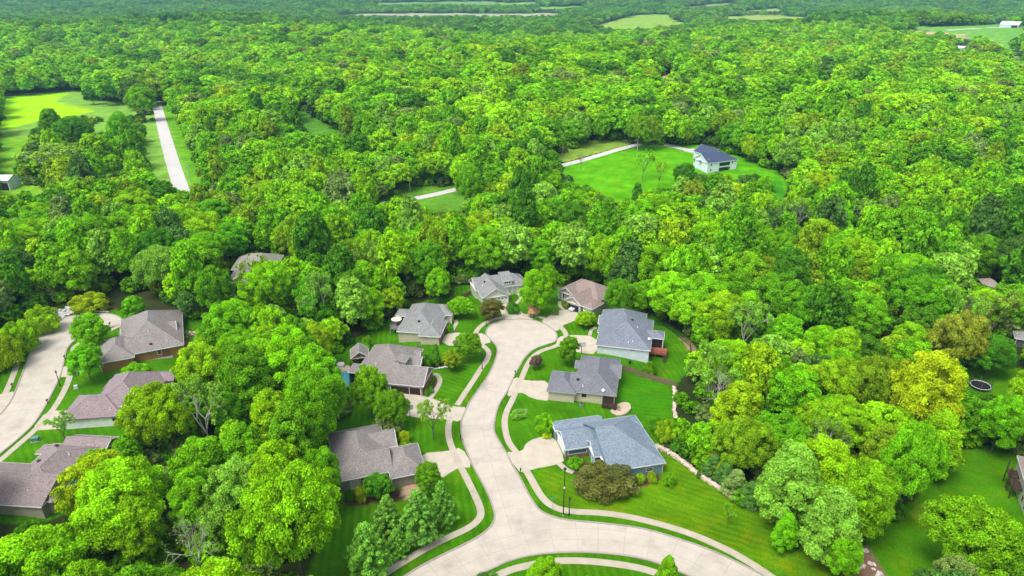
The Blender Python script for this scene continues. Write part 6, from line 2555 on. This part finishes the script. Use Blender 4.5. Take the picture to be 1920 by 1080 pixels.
put(x[rest], y[rest], rg.integers(0, NMID, len(rest)), np.stack([Rr[rest] / 5.8] * 2 + [Hh[rest] / 15.5], -1), TA[tn[rest]] * rg.uniform(.88, 1.12, (len(rest), 1)))
# middle distance
x2, y2 = scatter(470, 1250, 12.6, .38, rg, 60)
s2 = rg.uniform(.7, 1.35, len(x2))
ok = free(x2, y2, 18 * s2, 8 * s2)
x2, y2, s2 = x2[ok], y2[ok], s2[ok]
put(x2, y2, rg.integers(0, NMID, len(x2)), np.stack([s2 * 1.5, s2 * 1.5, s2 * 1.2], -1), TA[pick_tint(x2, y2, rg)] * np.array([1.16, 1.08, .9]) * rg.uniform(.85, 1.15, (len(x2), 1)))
# far groves
x3, y3 = scatter(1250, 4600, 35, .38, rg, 80)
s3 = rg.uniform(.85, 1.15, len(x3)) * (1 + .25 * ss(2200, 3500, y3))
ok = free(x3, y3, 17 * s3, 26 * s3)
x3, y3, s3 = x3[ok], y3[ok], s3[ok]
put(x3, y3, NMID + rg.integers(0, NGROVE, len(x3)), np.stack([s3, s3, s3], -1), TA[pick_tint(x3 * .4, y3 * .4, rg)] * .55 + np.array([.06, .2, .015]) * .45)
# single far trees and hedges at field edges
x5, y5 = scatter(1250, 2900, 16, .4, rg, 80)
m5 = rg.random(len(x5)) < .5
x5, y5 = x5[m5], y5[m5]
s5 = rg.uniform(.7, 1.1, len(x5))
ok = free(x5, y5, 15 * s5, 7 * s5)
x5, y5, s5 = x5[ok], y5[ok], s5[ok]
put(x5, y5, rg.integers(0, NMID, len(x5)), np.stack([s5 * 1.3, s5 * 1.3, s5], -1), TA[pick_tint(x5 * .4, y5 * .4, rg)])
# undergrowth in the gaps of the nearer woods
x4, y4 = scatter(84, 620, 5.0, .45, rg)
m4 = rg.random(len(x4)) < .75
x4, y4 = x4[m4], y4[m4]
s4 = rg.uniform(.6, 1.7, len(x4))
ok = free(x4, y4, 3.0 * s4, 2.2 * s4)
x4, y4, s4 = x4[ok], y4[ok], s4[ok]
put(x4, y4, NMID + NGROVE + rg.integers(0, 2, len(x4)), np.stack([s4 * 1.1, s4 * 1.1, s4], -1), TA[rg.choice([1, 2, 3, 4, 8], len(x4))] * .8)
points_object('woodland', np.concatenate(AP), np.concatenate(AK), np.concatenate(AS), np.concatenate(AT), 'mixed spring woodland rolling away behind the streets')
print('TREES', NTREE[0], 'instances', sum(len(q) for q in AP), 'woods near', len(x), len(rest))
# ------------------------------------------------------------------ air, light, camera
def haze():
    m, nt, out = mat('valley_haze')
    v = N(nt, 'ShaderNodeVolumePrincipled')
    v.inputs['Color'].default_value = (.38, .74, .95, 1)
    v.inputs['Density'].default_value = HAZE
    v.inputs['Anisotropy'].default_value = .2
    nt.links.new(v.outputs[0], out.inputs['Volume'])
    mb = MB()
    mb.box(-8000, 8000, -50, 10500, -60, 330)
    o = mb.build('haze', m)
    tag(o, kind='stuff')


HAZE = .00010
haze()
SUN_EL, SUN_AZ = 62.0, -135.0     # azimuth from straight ahead, negative = to the west side
w = bpy.data.worlds.new('World')
sc.world = w
w.use_nodes = True
nt = w.node_tree
bg = nt.nodes['Background']
sky = nt.nodes.new('ShaderNodeTexSky')
sky.sky_type = 'NISHITA'
sky.sun_disc = False
sky.sun_elevation = R(SUN_EL)
sky.sun_rotation = R(SUN_AZ)
sky.dust_density = 4.0
hs = nt.nodes.new('ShaderNodeHueSaturation')
hs.inputs['Saturation'].default_value = .5
nt.links.new(sky.outputs[0], hs.inputs['Color'])
nt.links.new(hs.outputs[0], bg.inputs[0])
bg.inputs[1].default_value = .15
ld = bpy.data.lights.new('sun', 'SUN')
ld.energy = 1.2
ld.angle = R(24)
ld.color = (1, .965, .90)
lo = bpy.data.objects.new('sun', ld)
col.objects.link(lo)
dirv = Vector((math.sin(R(SUN_AZ)) * math.cos(R(SUN_EL)), math.cos(R(SUN_AZ)) * math.cos(R(SUN_EL)), math.sin(R(SUN_EL))))
lo.rotation_euler = (-dirv).to_track_quat('-Z', 'Y').to_euler()
lo.location = dirv * 300

cd = bpy.data.cameras.new('camera')
cd.sensor_width = 36
cd.lens = 36 * FPX / 1920
cd.clip_start = 1
cd.clip_end = 30000
co_ = bpy.data.objects.new('camera', cd)
col.objects.link(co_)
co_.location = (0, 0, CZ)
co_.rotation_euler = (math.pi / 2 - PITCH, 0, 0)
sc.camera = co_
sc.view_settings.view_transform = 'Standard'
sc.view_settings.look = 'None'
sc.view_settings.exposure = .90
sc.cycles.use_denoising = True
sc.cycles.max_bounces = 6
sc.cycles.diffuse_bounces = 3
sc.cycles.transmission_bounces = 3
sc.cycles.volume_bounces = 0
sc.cycles.transparent_max_bounces = 4
